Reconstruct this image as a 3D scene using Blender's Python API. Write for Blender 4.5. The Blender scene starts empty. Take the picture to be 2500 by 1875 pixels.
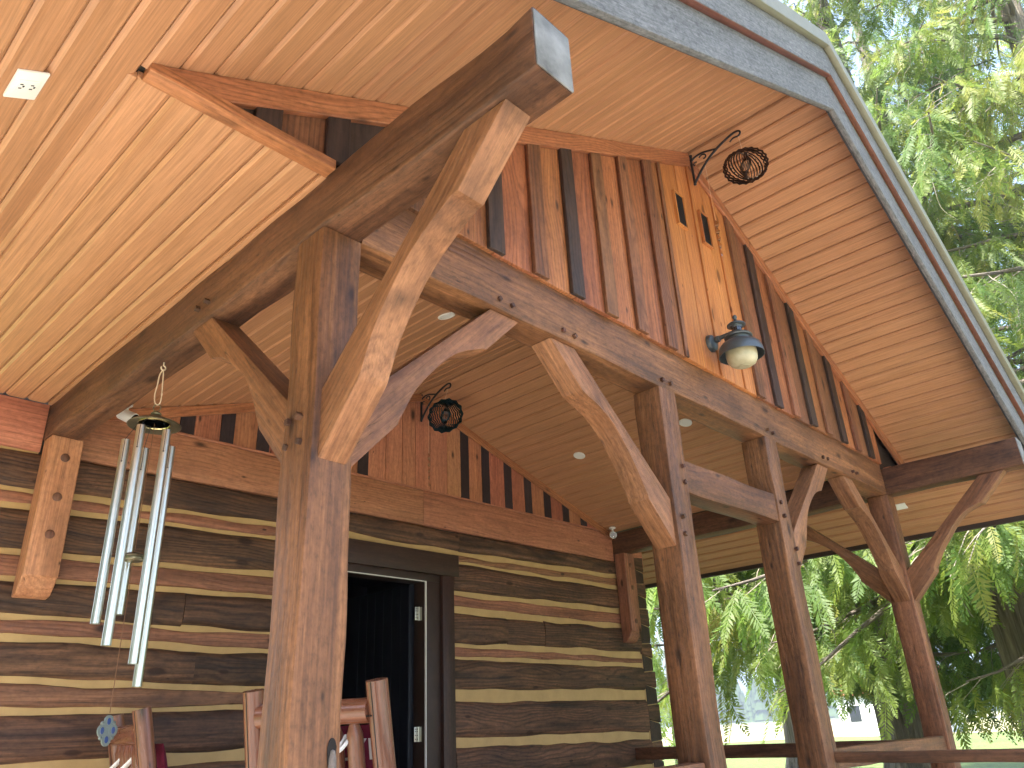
import bpy, bmesh, math, random
import numpy as np
from mathutils import Vector, Matrix

# ---------------------------------------------------------------- scene, camera, light
scene = bpy.context.scene
COL = scene.collection
S = 0.66                                   # metres per design unit
RAD = math.radians
rng = random.Random(7)

CAM = (-1.8853, -3.0331, -2.5391)
CR, CU, CF = (0.6885, -0.7238, -0.0454), (-0.2691, -0.3131, 0.9108), (0.6735, 0.6149, 0.4103)
cd = bpy.data.cameras.new('camera')
cam = bpy.data.objects.new('camera', cd); COL.objects.link(cam)
cd.sensor_width = 36.0
cd.lens = 1888.34 / 2500 * 36
cd.clip_start = 0.05; cd.clip_end = 20000
m = Matrix(((CR[0], CU[0], -CF[0], CAM[0] * S), (CR[1], CU[1], -CF[1], CAM[1] * S),
            (CR[2], CU[2], -CF[2], CAM[2] * S), (0, 0, 0, 1)))
cam.matrix_world = m
scene.camera = cam

SUN_EL, SUN_AZ = RAD(57), RAD(-74)          # azimuth measured from +Y towards +X
world = bpy.data.worlds.new('World'); scene.world = world; world.use_nodes = True
wn = world.node_tree
bg = wn.nodes['Background']
sky = wn.nodes.new('ShaderNodeTexSky'); sky.sky_type = 'NISHITA'; sky.sun_disc = False
sky.sun_elevation = SUN_EL; sky.sun_rotation = SUN_AZ
sky.air_density = 1.0; sky.dust_density = 1.5; sky.ozone_density = 1.0
wn.links.new(sky.outputs[0], bg.inputs[0]); bg.inputs[1].default_value = 0.15
sl = bpy.data.lights.new('sun', 'SUN'); sl.energy = 4.6; sl.angle = RAD(0.55); sl.color = (1.0, 0.95, 0.86)
sun = bpy.data.objects.new('sun', sl); COL.objects.link(sun)
sd = Vector((math.sin(SUN_AZ) * math.cos(SUN_EL), math.cos(SUN_AZ) * math.cos(SUN_EL), math.sin(SUN_EL)))
sun.rotation_euler = sd.to_track_quat('Z', 'Y').to_euler()
sun.location = (0, 0, 30)
scene.view_settings.view_transform = 'Standard'
scene.view_settings.look = 'None'
scene.view_settings.exposure = 2.45
scene.view_settings.gamma = 1.0
scene.cycles.max_bounces = 7
scene.cycles.diffuse_bounces = 4
scene.cycles.transparent_max_bounces = 4
scene.cycles.sample_clamp_indirect = 8
scene.cycles.use_denoising = True
scene.cycles.use_adaptive_sampling = True
scene.cycles.adaptive_threshold = 0.02
scene.cycles.volume_bounces = 0

# ---------------------------------------------------------------- material helpers
class NT:
    def __init__(s, name):
        s.m = bpy.data.materials.new(name); s.m.use_nodes = True
        s.t = s.m.node_tree; s.n = s.t.nodes
        s.b = s.n['Principled BSDF']
    def add(s, kind, **kw):
        n = s.n.new('ShaderNode' + kind)
        for k, v in kw.items():
            if isinstance(k, str) and hasattr(n, k): setattr(n, k, v)
        return n
    def link(s, a, b): s.t.links.new(a, b)
    def inp(s, sock, v):
        if hasattr(v, 'is_linked') or isinstance(v, bpy.types.NodeSocket): s.link(v, sock)
        else: sock.default_value = v
    def math(s, op, a, b=None, c=None):
        n = s.add('Math', operation=op)
        s.inp(n.inputs[0], a)
        if b is not None: s.inp(n.inputs[1], b)
        if c is not None: s.inp(n.inputs[2], c)
        return n.outputs[0]
    def vmath(s, op, a, b):
        n = s.add('VectorMath', operation=op)
        s.inp(n.inputs[0], a); s.inp(n.inputs[1], b)
        return n.outputs[0]
    def noise(s, v, scale, detail=4, rough=0.55, dist=0.0):
        n = s.add('TexNoise')
        s.link(v, n.inputs['Vector']); n.inputs['Scale'].default_value = scale
        n.inputs['Detail'].default_value = detail; n.inputs['Roughness'].default_value = rough
        n.inputs['Distortion'].default_value = dist
        return n.outputs['Fac']
    def ramp(s, f, stops):
        n = s.add('ValToRGB'); e = n.color_ramp.elements
        while len(e) < len(stops): e.new(0.5)
        for el, (p, c) in zip(e, stops):
            el.position = p; el.color = (c, c, c, 1) if isinstance(c, (int, float)) else (*c, 1)
        s.link(f, n.inputs[0]); return n.outputs[0]
    def mix(s, f, a, b, mode='MIX'):
        n = s.add('Mix', data_type='RGBA', blend_type=mode)
        s.inp(n.inputs[0], f)
        for sock, v in ((n.inputs[6], a), (n.inputs[7], b)):
            if isinstance(v, tuple): sock.default_value = (*v[:3], 1)
            else: s.link(v, sock)
        return n.outputs[2]
    def bump(s, h, strength, dist):
        n = s.add('Bump'); n.inputs['Strength'].default_value = strength
        n.inputs['Distance'].default_value = dist
        s.link(h, n.inputs['Height']); s.link(n.outputs[0], s.b.inputs['Normal'])

def wood(name, dark, light, ring=0.25, ringk=260, knots=0.6, streak=(0.8, 14), stain=0.35, var=0.18,
         rough=0.55, bump=0.35, knot_col=(0.03, 0.012, 0.006), crack=0.0, hue=0.012, spec=0.35, mott=0.35):
    t = NT(name)
    at = t.add('Attribute', attribute_name='gc')
    oi = t.add('ObjectInfo')
    off = t.add('CombineXYZ')
    t.link(t.math('MULTIPLY', oi.outputs['Random'], 31.0), off.inputs[0])
    t.link(t.math('MULTIPLY', oi.outputs['Random'], 7.3), off.inputs[1])
    g = t.vmath('ADD', at.outputs['Vector'], off.outputs[0])
    def sc(a, b): return t.vmath('MULTIPLY', g, (a, b, b))
    f1 = t.noise(sc(streak[0], streak[1]), 1.0, 5, 0.65, 0.8)
    f2 = t.noise(sc(4.0, 150.0), 1.0, 2, 0.6)
    blot = t.noise(sc(1.6, 3.2), 1.0, 4, 0.6)
    # annual rings round a wandering pith
    d = t.noise(sc(0.9, 2.2), 1.0, 2, 0.5)
    sep = t.add('SeparateXYZ'); t.link(at.outputs['Vector'], sep.inputs[0])
    dd = t.math('MULTIPLY', t.math('SUBTRACT', d, 0.5), 0.22)
    r1 = t.math('ADD', sep.outputs[1], t.math('ADD', dd, t.math('MULTIPLY', oi.outputs['Random'], 0.08)))
    r2 = t.math('ADD', sep.outputs[2], t.math('MULTIPLY', dd, 0.7))
    rr = t.math('SQRT', t.math('ADD', t.math('MULTIPLY', r1, r1), t.math('MULTIPLY', r2, r2)))
    w = t.math('SINE', t.math('MULTIPLY', rr, float(ringk)))
    w = t.math('POWER', t.math('MULTIPLY_ADD', w, 0.5, 0.5), 2.5)
    col = t.mix(t.ramp(f1, [(0.3, 0.0), (0.7, 1.0)]), dark, light)
    ringc = tuple(c * 0.45 for c in dark)
    col = t.mix(t.math('MULTIPLY', w, ring), col, ringc)
    col = t.mix(1.0, col, t.ramp(f2, [(0.25, 0.72), (0.7, 1.12)]), 'MULTIPLY')
    col = t.mix(stain, col, t.ramp(blot, [(0.28, 0.38), (0.5, 0.95), (0.75, 1.25)]), 'MULTIPLY')
    if mott > 0:
        mo = t.noise(sc(26.0, 48.0), 1.0, 3, 0.7)
        col = t.mix(mott, col, t.ramp(mo, [(0.30, 0.30), (0.48, 0.95), (0.72, 1.5)]), 'MULTIPLY')
    h = t.math('ADD', t.math('MULTIPLY', f2, 0.5), t.math('MULTIPLY', w, -0.35))
    if mott > 0: h = t.math('ADD', h, t.math('MULTIPLY', mo, mott * 1.2))
    h = t.math('ADD', h, t.math('MULTIPLY', f1, 0.8))
    if knots > 0:
        v = t.add('TexVoronoi', voronoi_dimensions='2D'); v.inputs['Scale'].default_value = 1.0
        sg = t.add('SeparateXYZ'); t.link(g, sg.inputs[0]); cg = t.add('CombineXYZ')
        t.link(t.math('MULTIPLY', sg.outputs[0], 1.7), cg.inputs[0])
        t.link(t.math('MULTIPLY', t.math('ADD', sg.outputs[1], sg.outputs[2]), 4.2), cg.inputs[1])
        t.link(cg.outputs[0], v.inputs['Vector'])
        vs = t.add('SeparateColor'); t.link(v.outputs['Color'], vs.inputs[0])
        size = t.math('MULTIPLY', t.math('POWER', vs.outputs[0], 2.0), 0.12)
        k = t.math('SUBTRACT', 1.0, t.math('SMOOTH_MIN', t.math('DIVIDE', v.outputs['Distance'], t.math('ADD', size, 0.02)), 1.0, 0.15))
        k = t.math('MULTIPLY', t.math('MAXIMUM', k, 0.0), knots * 2.2)
        col = t.mix(t.math('MINIMUM', k, 0.9), col, knot_col)
        h = t.math('ADD', h, t.math('MULTIPLY', k, -0.3))
    if crack > 0:
        c = t.noise(sc(0.55, 26.0), 1.0, 2, 0.4, 1.2)
        ck = t.ramp(c, [(0.495, 0.0), (0.502, 1.0), (0.512, 0.0)])
        msk = t.ramp(t.noise(sc(0.7, 1.4), 1.0, 2), [(0.52, 0.0), (0.6, 1.0)])
        ck = t.math('MULTIPLY', ck, t.math('MULTIPLY', msk, crack))
        col = t.mix(ck, col, (0.01, 0.006, 0.004))
        h = t.math('SUBTRACT', h, t.math('MULTIPLY', ck, 1.2))
    hs = t.add('HueSaturation')
    t.link(col, hs.inputs['Color'])
    t.link(t.math('MULTIPLY_ADD', oi.outputs['Random'], hue * 2, 0.5 - hue), hs.inputs['Hue'])
    r2n = t.math('FRACT', t.math('MULTIPLY', oi.outputs['Random'], 17.31))
    t.link(t.math('MULTIPLY_ADD', r2n, var * 2, 1 - var), hs.inputs['Value'])
    t.link(hs.outputs[0], t.b.inputs['Base Color'])
    t.link(t.ramp(f1, [(0.2, rough - 0.08), (0.8, rough + 0.12)]), t.b.inputs['Roughness'])
    t.b.inputs['Specular IOR Level'].default_value = spec
    t.bump(h, bump, 0.004)
    return t.m

def plain(name, col, rough=0.5, metal=0.0, spec=0.5, nscale=0, namt=0.2, bump=0.0, emit=None):
    t = NT(name)
    t.b.inputs['Roughness'].default_value = rough
    t.b.inputs['Metallic'].default_value = metal
    t.b.inputs['Specular IOR Level'].default_value = spec
    if nscale:
        tc = t.add('TexCoord')
        n = t.noise(tc.outputs['Object'], nscale, 5, 0.6)
        c = t.mix(1.0, tuple(col), t.ramp(n, [(0.25, 1 - namt), (0.75, 1 + namt)]), 'MULTIPLY')
        t.link(c, t.b.inputs['Base Color'])
        if bump: t.bump(n, bump, 0.01)
    else:
        t.b.inputs['Base Color'].default_value = (*col, 1)
    return t.m

M = {}
M['timber'] = wood('stained_timber', (0.098, 0.039, 0.018), (0.285, 0.122, 0.052), hue=0.003, ring=0.18, knots=0.55, stain=0.8, var=0.12, rough=0.5, bump=0.5, crack=0.8, mott=0.5)
M['beam'] = wood('dark_beam', (0.07, 0.029, 0.0155), (0.19, 0.084, 0.04), hue=0.003, ring=0.18, knots=0.55, stain=0.8, var=0.12, rough=0.55, bump=0.6, crack=0.6, mott=0.5)
M['brace'] = wood('brace_timber', (0.165, 0.066, 0.029), (0.37, 0.17, 0.078), hue=0.003, ring=0.22, knots=0.3, mott=0.4, stain=0.6, var=0.15, rough=0.5, bump=0.5, crack=0.8)
M['soffit'] = wood('soffit_planks', (0.42, 0.2, 0.094), (0.52, 0.262, 0.13), ring=0.06, knots=0.0, streak=(0.5, 34), stain=0.08, var=0.025, rough=0.38, bump=0.08, hue=0.0015, spec=0.45, mott=0.05)
M['trim'] = wood('orange_trim', (0.36, 0.13, 0.055), (0.5, 0.205, 0.088), hue=0.003, ring=0.45, ringk=330, knots=0.3, stain=0.2, var=0.1, rough=0.45, bump=0.3)
M['header'] = wood('red_header_board', (0.38, 0.15, 0.078), (0.52, 0.235, 0.125), ring=0.3, knots=0.5, stain=0.3, var=0.12, rough=0.5, bump=0.4)
M['log'] = wood('dark_log', (0.034, 0.019, 0.014), (0.215, 0.106, 0.054), hue=0.004, ring=0.5, ringk=300, knots=0.9, stain=0.85, var=0.15, rough=0.62, bump=0.7, crack=1.0, streak=(1.1, 20), mott=0.45)
M['redlog'] = wood('red_log', (0.18, 0.078, 0.042), (0.38, 0.175, 0.092), ring=0.35, ringk=300, knots=0.8, stain=0.4, var=0.18, rough=0.55, bump=0.5, crack=0.5)
M['b_red'] = wood('siding_red', (0.25, 0.082, 0.033), (0.45, 0.17, 0.068), hue=0.006, ring=0.4, ringk=320, knots=0.5, stain=0.4, var=0.15, bump=0.45)
M['b_brown'] = wood('siding_brown', (0.135, 0.053, 0.027), (0.31, 0.13, 0.06), hue=0.006, ring=0.4, ringk=320, knots=0.6, stain=0.55, var=0.2, bump=0.5)
M['b_dark'] = wood('siding_dark', (0.030, 0.018, 0.015), (0.075, 0.042, 0.030), ring=0.3, knots=0.3, stain=0.4, var=0.2, bump=0.4)
M['b_gold'] = wood('siding_gold', (0.42, 0.140, 0.042), (0.62, 0.255, 0.082), ring=0.25, ringk=320, knots=0.9, stain=0.3, var=0.1, bump=0.3, hue=0.004, mott=0.15, knot_col=(0.14, 0.045, 0.012))
M['b_in'] = wood('inner_siding', (0.34, 0.115, 0.058), (0.5, 0.2, 0.1), ring=0.3, ringk=320, knots=0.6, stain=0.25, var=0.1, bump=0.3)
M['b_inl'] = wood('inner_siding_light', (0.42, 0.175, 0.085), (0.56, 0.26, 0.125), ring=0.2, ringk=320, knots=0.6, stain=0.2, var=0.08, bump=0.3)
M['b_ind'] = wood('inner_batten_dark', (0.020, 0.013, 0.016), (0.045, 0.026, 0.026), ring=0.2, knots=0.0, stain=0.2, var=0.15, bump=0.2)
M['navy'] = plain('dark_navy_paint', (0.005, 0.006, 0.010), 0.5, 0, 0.25, 12, 0.2)
M['door'] = wood('door_brown', (0.030, 0.014, 0.010), (0.060, 0.030, 0.020), ring=0.1, knots=0.1, stain=0.2, var=0.05, rough=0.45, bump=0.2)
M['chair'] = wood('chair_log', (0.15, 0.052, 0.028), (0.26, 0.1, 0.056), hue=0.003, ring=0.2, knots=0.5, stain=0.25, var=0.08, rough=0.25, bump=0.15, spec=0.6, mott=0.1)
M['endgrain'] = plain('weathered_end_grain', (0.185, 0.18, 0.172), 0.85, 0, 0.2, 9, 0.5, 0.5)
M['barge'] = wood('weathered_grey_board', (0.105, 0.103, 0.104), (0.225, 0.22, 0.218), ring=0.0, knots=0.0, streak=(26, 60), stain=0.35, var=0.05, rough=0.85, bump=0.6, hue=0.0, spec=0.2)
M['bargeunder'] = wood('brown_board_edge', (0.10, 0.032, 0.018), (0.17, 0.055, 0.03), ring=0.1, knots=0.1, stain=0.2, var=0.05)
M['flash'] = plain('khaki_metal', (0.20, 0.185, 0.122), 0.5, 0.0, 0.5, 14, 0.08)
M['roof'] = plain('roof_metal', (0.10, 0.09, 0.07), 0.5, 0.2, 0.5)
M['fascia'] = plain('dark_fascia', (0.035, 0.018, 0.012), 0.5, 0, 0.4, 8, 0.3)
M['chink'] = plain('cream_chinking', (0.47, 0.315, 0.135), 0.75, 0, 0.3, 6, 0.15, 0.25)
M['iron'] = plain('black_iron', (0.018, 0.018, 0.022), 0.45, 0.3, 0.5)
M['teal'] = plain('teal_steel', (0.02, 0.055, 0.075), 0.3, 0.9, 0.5)
M['bronze'] = plain('dark_bronze_spinner', (0.055, 0.032, 0.022), 0.32, 0.8, 0.5)
M['lampmetal'] = plain('grey_lamp_metal', (0.075, 0.088, 0.095), 0.38, 0.35, 0.5, 10, 0.12)
M['glass'] = plain('cream_glass', (0.44, 0.39, 0.25), 0.3, 0, 0.5, 9, 0.3)
M['lens'] = plain('dark_lens', (0.01, 0.012, 0.015), 0.08, 0, 0.8)
M['white'] = plain('white_plastic', (0.78, 0.77, 0.72), 0.4, 0, 0.5)
M['chrome'] = plain('polished_aluminium', (0.72, 0.725, 0.66), 0.33, 1.0, 0.5, 30, 0.05)
M['antique'] = plain('antique_brass', (0.20, 0.185, 0.13), 0.35, 0.85, 0.5, 12, 0.25)
M['brassin'] = plain('polished_brass', (0.68, 0.56, 0.28), 0.2, 1.0, 0.5)
M['silver'] = plain('twisted_silver', (0.85, 0.80, 0.72), 0.12, 1.0, 0.5)
M['sail'] = plain('pale_green_metal', (0.13, 0.155, 0.14), 0.4, 0.3, 0.5, 20, 0.15)
M['blueglass'] = plain('blue_glass', (0.02, 0.05, 0.16), 0.1, 0, 0.8)
M['string'] = plain('brown_cord', (0.16, 0.07, 0.03), 0.8)
M['wire'] = plain('pale_wire', (0.72, 0.60, 0.45), 0.4, 0.4)
M['rope'] = plain('white_rope', (0.82, 0.80, 0.76), 0.8, 0, 0.3, 60, 0.15, 0.3)
M['crimson'] = plain('crimson_fabric', (0.16, 0.012, 0.035), 0.85, 0, 0.2, 50, 0.2, 0.2)
M['ink'] = plain('white_print', (0.75, 0.74, 0.74), 0.8)
M['peg'] = wood('peg', (0.05, 0.022, 0.014), (0.11, 0.048, 0.028), ring=0.1, knots=0.0, stain=0.2, var=0.3)
M['plug'] = wood('plug', (0.12, 0.055, 0.032), (0.22, 0.105, 0.06), ring=0.2, knots=0.0, stain=0.4, var=0.2)
M['steel'] = plain('brushed_steel_hinge', (0.62, 0.60, 0.50), 0.35, 0.9)
M['weather'] = plain('pale_weatherstrip', (0.75, 0.74, 0.70), 0.5)
M['floor'] = wood('floor_boards', (0.34, 0.22, 0.13), (0.5, 0.35, 0.22), ring=0.2, knots=0.3, stain=0.3, var=0.1)
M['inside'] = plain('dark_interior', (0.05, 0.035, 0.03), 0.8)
M['screen'] = plain('black_screen', (0.012, 0.014, 0.018), 0.6)
M['knob'] = plain('grey_knot', (0.17, 0.14, 0.12), 0.8, 0, 0.2, 25, 0.5, 0.8)
M['void'] = plain('dark_hollow', (0.012, 0.008, 0.006), 0.9)

# ---------------------------------------------------------------- mesh helpers
class MB:
    """Collects geometry in design units; remembers a grain coordinate for every vertex."""
    def __init__(s): s.v = []; s.f = []; s.g = []
    def put(s, v, f, axis=(0, 0, 1)):
        a = Vector(axis).normalized()
        b = a.orthogonal().normalized() if abs(a.x) + abs(a.y) + abs(a.z) > 1.001 else Vector((a.y, a.z, a.x))
        c = a.cross(b)
        o = (rng.uniform(0, 9), rng.uniform(-.12, .12), rng.uniform(-.12, .12))
        vv = [Vector(p) for p in v]
        ctr = sum(vv, Vector()) / len(vv)
        n = len(s.v)
        s.v += [tuple(p) for p in vv]
        s.g += [((p - ctr).dot(a) * S + o[0], (p - ctr).dot(b) * S + o[1], (p - ctr).dot(c) * S + o[2]) for p in vv]
        s.f += [tuple(n + i for i in q) for q in f]
        return s
    def box(s, lo, hi, axis=(1, 0, 0), bev=0.0):
        bm = bmesh.new(); bmesh.ops.create_cube(bm, size=1)
        for v in bm.verts:
            v.co = Vector([(lo[i] + hi[i]) / 2 + v.co[i] * (hi[i] - lo[i]) for i in range(3)])
        if bev: bmesh.ops.bevel(bm, geom=bm.edges[:], offset=bev, segments=2, affect='EDGES', profile=0.6)
        return s.bm(bm, axis)
    def bm(s, bm, axis=(0, 0, 1)):
        bm.verts.index_update()
        v = [p.co.copy() for p in bm.verts]; f = [[q.index for q in p.verts] for p in bm.faces]
        bm.free(); return s.put(v, f, axis)
    def prism(s, poly, d, axis=(0, 0, 1), bev=0.0, seg=2):
        """poly: 3D points of a planar outline; extruded along d."""
        bm = bmesh.new()
        a = [bm.verts.new(p) for p in poly]
        b = [bm.verts.new(Vector(p) + Vector(d)) for p in poly]
        bm.faces.new(a[::-1]); bm.faces.new(b)
        n = len(poly)
        for i in range(n): bm.faces.new((a[i], a[(i + 1) % n], b[(i + 1) % n], b[i]))
        bmesh.ops.recalc_face_normals(bm, faces=bm.faces[:])
        if bev: bmesh.ops.bevel(bm, geom=bm.edges[:], offset=bev, segments=seg, affect='EDGES', profile=0.6, clamp_overlap=True)
        return s.bm(bm, axis)
    def tube(s, pts, r, n=10, cap=True):
        pts = [Vector(p) for p in pts]
        rs = r if isinstance(r, (list, tuple)) else [r] * len(pts)
        v = []; f = []
        t0 = (pts[1] - pts[0]).normalized(); nrm = t0.orthogonal().normalized()
        for i, p in enumerate(pts):
            t = (pts[min(i + 1, len(pts) - 1)] - pts[max(i - 1, 0)]).normalized()
            nrm = (nrm - t * nrm.dot(t)).normalized(); bi = t.cross(nrm)
            for k in range(n):
                a = 2 * math.pi * k / n
                v.append(p + (nrm * math.cos(a) + bi * math.sin(a)) * rs[i])
        for i in range(len(pts) - 1):
            for k in range(n):
                f.append((i * n + k, i * n + (k + 1) % n, (i + 1) * n + (k + 1) % n, (i + 1) * n + k))
        if cap: f += [tuple(range(n))[::-1], tuple(range((len(pts) - 1) * n, len(pts) * n))]
        return s.put(v, f, pts[-1] - pts[0])
    def lathe(s, prof, ctr, n=36, axis='z'):
        """prof: (radius, height) pairs"""
        v = []; f = []; c = Vector(ctr)
        for r, h in prof:
            for k in range(n):
                a = 2 * math.pi * k / n
                p = (r * math.cos(a), r * math.sin(a), h)
                if axis == 'y': p = (p[0], -p[2], p[1])
                if axis == 'x': p = (p[2], p[0], p[1])
                v.append(c + Vector(p))
        m_ = len(prof)
        for i in range(m_ - 1):
            for k in range(n):
                f.append((i * n + k, i * n + (k + 1) % n, (i + 1) * n + (k + 1) % n, (i + 1) * n + k))
        if prof[0][0] > 1e-4: f.append(tuple(range(n))[::-1])
        if prof[-1][0] > 1e-4: f.append(tuple(range((m_ - 1) * n, m_ * n)))
        return s.put(v, f, (0, 0, 1))
    def timber(s, P0, P1, ea, eb, wa, wb, rad=0.012, jit=0.004, step=0.16, end_in=0.0):
        """a hewn stick: rounded-rectangle section with edges that wander a little"""
        P0, P1, ea, eb = Vector(P0), Vector(P1), Vector(ea), Vector(eb)
        L = (P1 - P0).length; n = max(3, int(L / step) + 1)
        def walk():
            k = [rng.gauss(0, jit) for _ in range(n + 6)]
            return [(k[i] + k[i + 1] * 2 + k[i + 2] * 2 + k[i + 3]) / 4 for i in range(n)]
        cw = [(walk(), walk(), walk()) for _ in range(4)]
        v = []; f = []
        cs = [(1, 1), (-1, 1), (-1, -1), (1, -1)]
        for i in range(n):
            c = P0.lerp(P1, i / (n - 1))
            for q, (sa, sb) in enumerate(cs):
                ja, jb, jr = cw[q][0][i], cw[q][1][i], cw[q][2][i]
                if i in (0, n - 1): ja = jb = jr = 0
                rd = max(0.004, rad + abs(jr) * 1.6)
                x, y = sa * (wa / 2) + ja, sb * (wb / 2) + jb
                cx, cy = x - sa * rd, y - sb * rd
                a0 = {(1, 1): 0, (-1, 1): 90, (-1, -1): 180, (1, -1): 270}[(sa, sb)]
                for k in (0, 45, 90):
                    a = RAD(a0 + k)
                    v.append(c + ea * (cx + rd * math.cos(a)) + eb * (cy + rd * math.sin(a)))
        m_ = 12
        for i in range(n - 1):
            for k in range(m_):
                f.append((i * m_ + k, i * m_ + (k + 1) % m_, (i + 1) * m_ + (k + 1) % m_, (i + 1) * m_ + k))
        f += [tuple(range(m_))[::-1], tuple(range((n - 1) * m_, n * m_))]
        return s.put(v, f, P1 - P0)

ORG = {}
def build(name, mb, mat, parent=None, loc=None, label=None, cat=None, group=None, kind=None, smooth=35):
    if parent is not None: org = ORG[parent]
    else: org = Vector(loc) if loc is not None else Vector((0, 0, 0))
    me = bpy.data.meshes.new(name)
    v = (np.array(mb.v, dtype=np.float64) - np.array(org)) * S
    me.from_pydata(v.tolist(), [], mb.f)
    at = me.attributes.new('gc', 'FLOAT_VECTOR', 'POINT')
    at.data.foreach_set('vector', np.array(mb.g, dtype=np.float32).ravel())
    bm = bmesh.new(); bm.from_mesh(me); bmesh.ops.recalc_face_normals(bm, faces=bm.faces[:]); bm.to_mesh(me); bm.free()
    if smooth:
        me.polygons.foreach_set('use_smooth', [True] * len(me.polygons))
        me.set_sharp_from_angle(angle=RAD(smooth))
    me.materials.append(M[mat] if isinstance(mat, str) else mat)
    o = bpy.data.objects.new(name, me); COL.objects.link(o)
    if parent is not None: o.parent = parent
    else: o.location = org * S
    ORG[o] = org
    tag(o, label, cat, group, kind)
    return o
def tag(o, label=None, cat=None, group=None, kind=None):
    for k, v in (('label', label), ('category', cat), ('group', group), ('kind', kind)):
        if v: o[k] = v
def empty(name, loc, label=None, cat=None, group=None, kind=None):
    o = bpy.data.objects.new(name, None); COL.objects.link(o)
    o.location = Vector(loc) * S; o.empty_display_size = 0.2
    ORG[o] = Vector(loc); tag(o, label, cat, group, kind)
    return o
def crom(pts, n=5):
    """Catmull-Rom through 2D/3D points"""
    P = [Vector(p) for p in pts]; out = []
    for i in range(len(P) - 1):
        a, b, c, d = P[max(i - 1, 0)], P[i], P[i + 1], P[min(i + 2, len(P) - 1)]
        for k in range(n):
            t = k / n
            out.append(0.5 * ((2 * b) + (c - a) * t + (2 * a - 5 * b + 4 * c - d) * t * t + (3 * b - a - 3 * c + d) * t ** 3))
    out.append(P[-1]); return out

# ---------------------------------------------------------------- dimensions (design units)
PW = 0.25; W = 8.386; HP = 0.336; YW = 4.341; YG = -0.04
XR = (W + PW) / 2; ZR = 3.024; K = 0.498; XL = -1.04; ZL = ZR - K * (XR - XL); XE = 10.66; XEL = 2 * XR - XE
ZRI = 1.667; KI = (ZRI - HP) / (XR - PW)
YF = -1.53; FLOOR = -3.91; GND = -4.6
zo = lambda x: ZR - K * abs(x - XR)

# ---------------------------------------------------------------- ground and surroundings
def sheet(name, pts, z, mat, kind='structure', sub=0):
    mb = MB(); mb.put([(x, y, z) for x, y in pts], [tuple(range(len(pts)))])
    return build(name, mb, mat, kind=kind, smooth=0)

def grass_mat():
    t = NT('lawn'); tc = t.add('TexCoord')
    n = t.noise(tc.outputs['Object'], 0.25, 5, 0.6); n2 = t.noise(tc.outputs['Object'], 7, 4, 0.7)
    c = t.mix(n, (0.075, 0.13, 0.022), (0.16, 0.20, 0.045))
    c = t.mix(1.0, c, t.ramp(n2, [(0.3, 0.6), (0.7, 1.3)]), 'MULTIPLY')
    t.link(c, t.b.inputs['Base Color']); t.b.inputs['Roughness'].default_value = 0.9
    t.bump(n2, 0.8, 0.05); return t.m
def field_mat():
    t = NT('dry_field'); tc = t.add('TexCoord')
    n = t.noise(tc.outputs['Object'], 0.06, 5, 0.6)
    c = t.mix(n, (0.30, 0.28, 0.12), (0.44, 0.39, 0.22))
    t.link(c, t.b.inputs['Base Color']); t.b.inputs['Roughness'].default_value = 0.95
    return t.m
def hill_mat():
    t = NT('forest_hill'); tc = t.add('TexCoord')
    n = t.noise(tc.outputs['Object'], 0.02, 6, 0.7)
    c = t.mix(n, (0.03, 0.055, 0.02), (0.06, 0.09, 0.035))
    t.link(c, t.b.inputs['Base Color']); t.b.inputs['Roughness'].default_value = 1.0
    return t.m
def water_mat():
    t = NT('pond_water'); tc = t.add('TexCoord')
    n = t.noise(tc.outputs['Object'], 2.5, 3, 0.5)
    t.b.inputs['Base Color'].default_value = (0.07, 0.12, 0.03, 1); t.b.inputs['Roughness'].default_value = 0.12
    t.bump(n, 0.15, 0.02); return t.m
def patio_mat():
    t = NT('pale_concrete'); tc = t.add('TexCoord')
    n = t.noise(tc.outputs['Object'], 1.5, 6, 0.65)
    c = t.mix(n, (0.36, 0.33, 0.28), (0.50, 0.46, 0.39))
    t.link(c, t.b.inputs['Base Color']); t.b.inputs['Roughness'].default_value = 0.9
    t.bump(n, 0.3, 0.01); return t.m
M['lawn'] = grass_mat(); M['field'] = field_mat(); M['hill'] = hill_mat(); M['water'] = water_mat(); M['patio'] = patio_mat()
M['bank'] = plain('sandy_bank', (0.38, 0.31, 0.20), 0.95, 0, 0.2, 1.5, 0.25)
M['road'] = plain('pale_road', (0.42, 0.41, 0.39), 0.9, 0, 0.2, 0.3, 0.1)
M['concrete'] = M['patio']
gm = MB(); N = 40
rr_ = [0, 15, 40, 100, 250, 600, 1500, 4000, 12000]
gv = [(0, 0, GND)]; gf = []
for i, R in enumerate(rr_[1:]):
    for k in range(N): gv.append((R * math.cos(2 * math.pi * k / N), R * math.sin(2 * math.pi * k / N), GND))
for k in range(N): gf.append((0, 1 + k, 1 + (k + 1) % N))
for i in range(len(rr_) - 2):
    for k in range(N):
        a = 1 + i * N; gf.append((a + k, a + (k + 1) % N, a + N + (k + 1) % N, a + N + k))
gm.put(gv, gf); build('ground', gm, 'lawn', kind='structure', smooth=0)
sheet('patio', [(-14, -18), (15, -18), (15, -0.35), (-0.35, -0.35), (-0.35, 6), (-4.5, 6), (-4.5, 2.5), (-14, 2.5)], GND + 0.012, 'patio')
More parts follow.
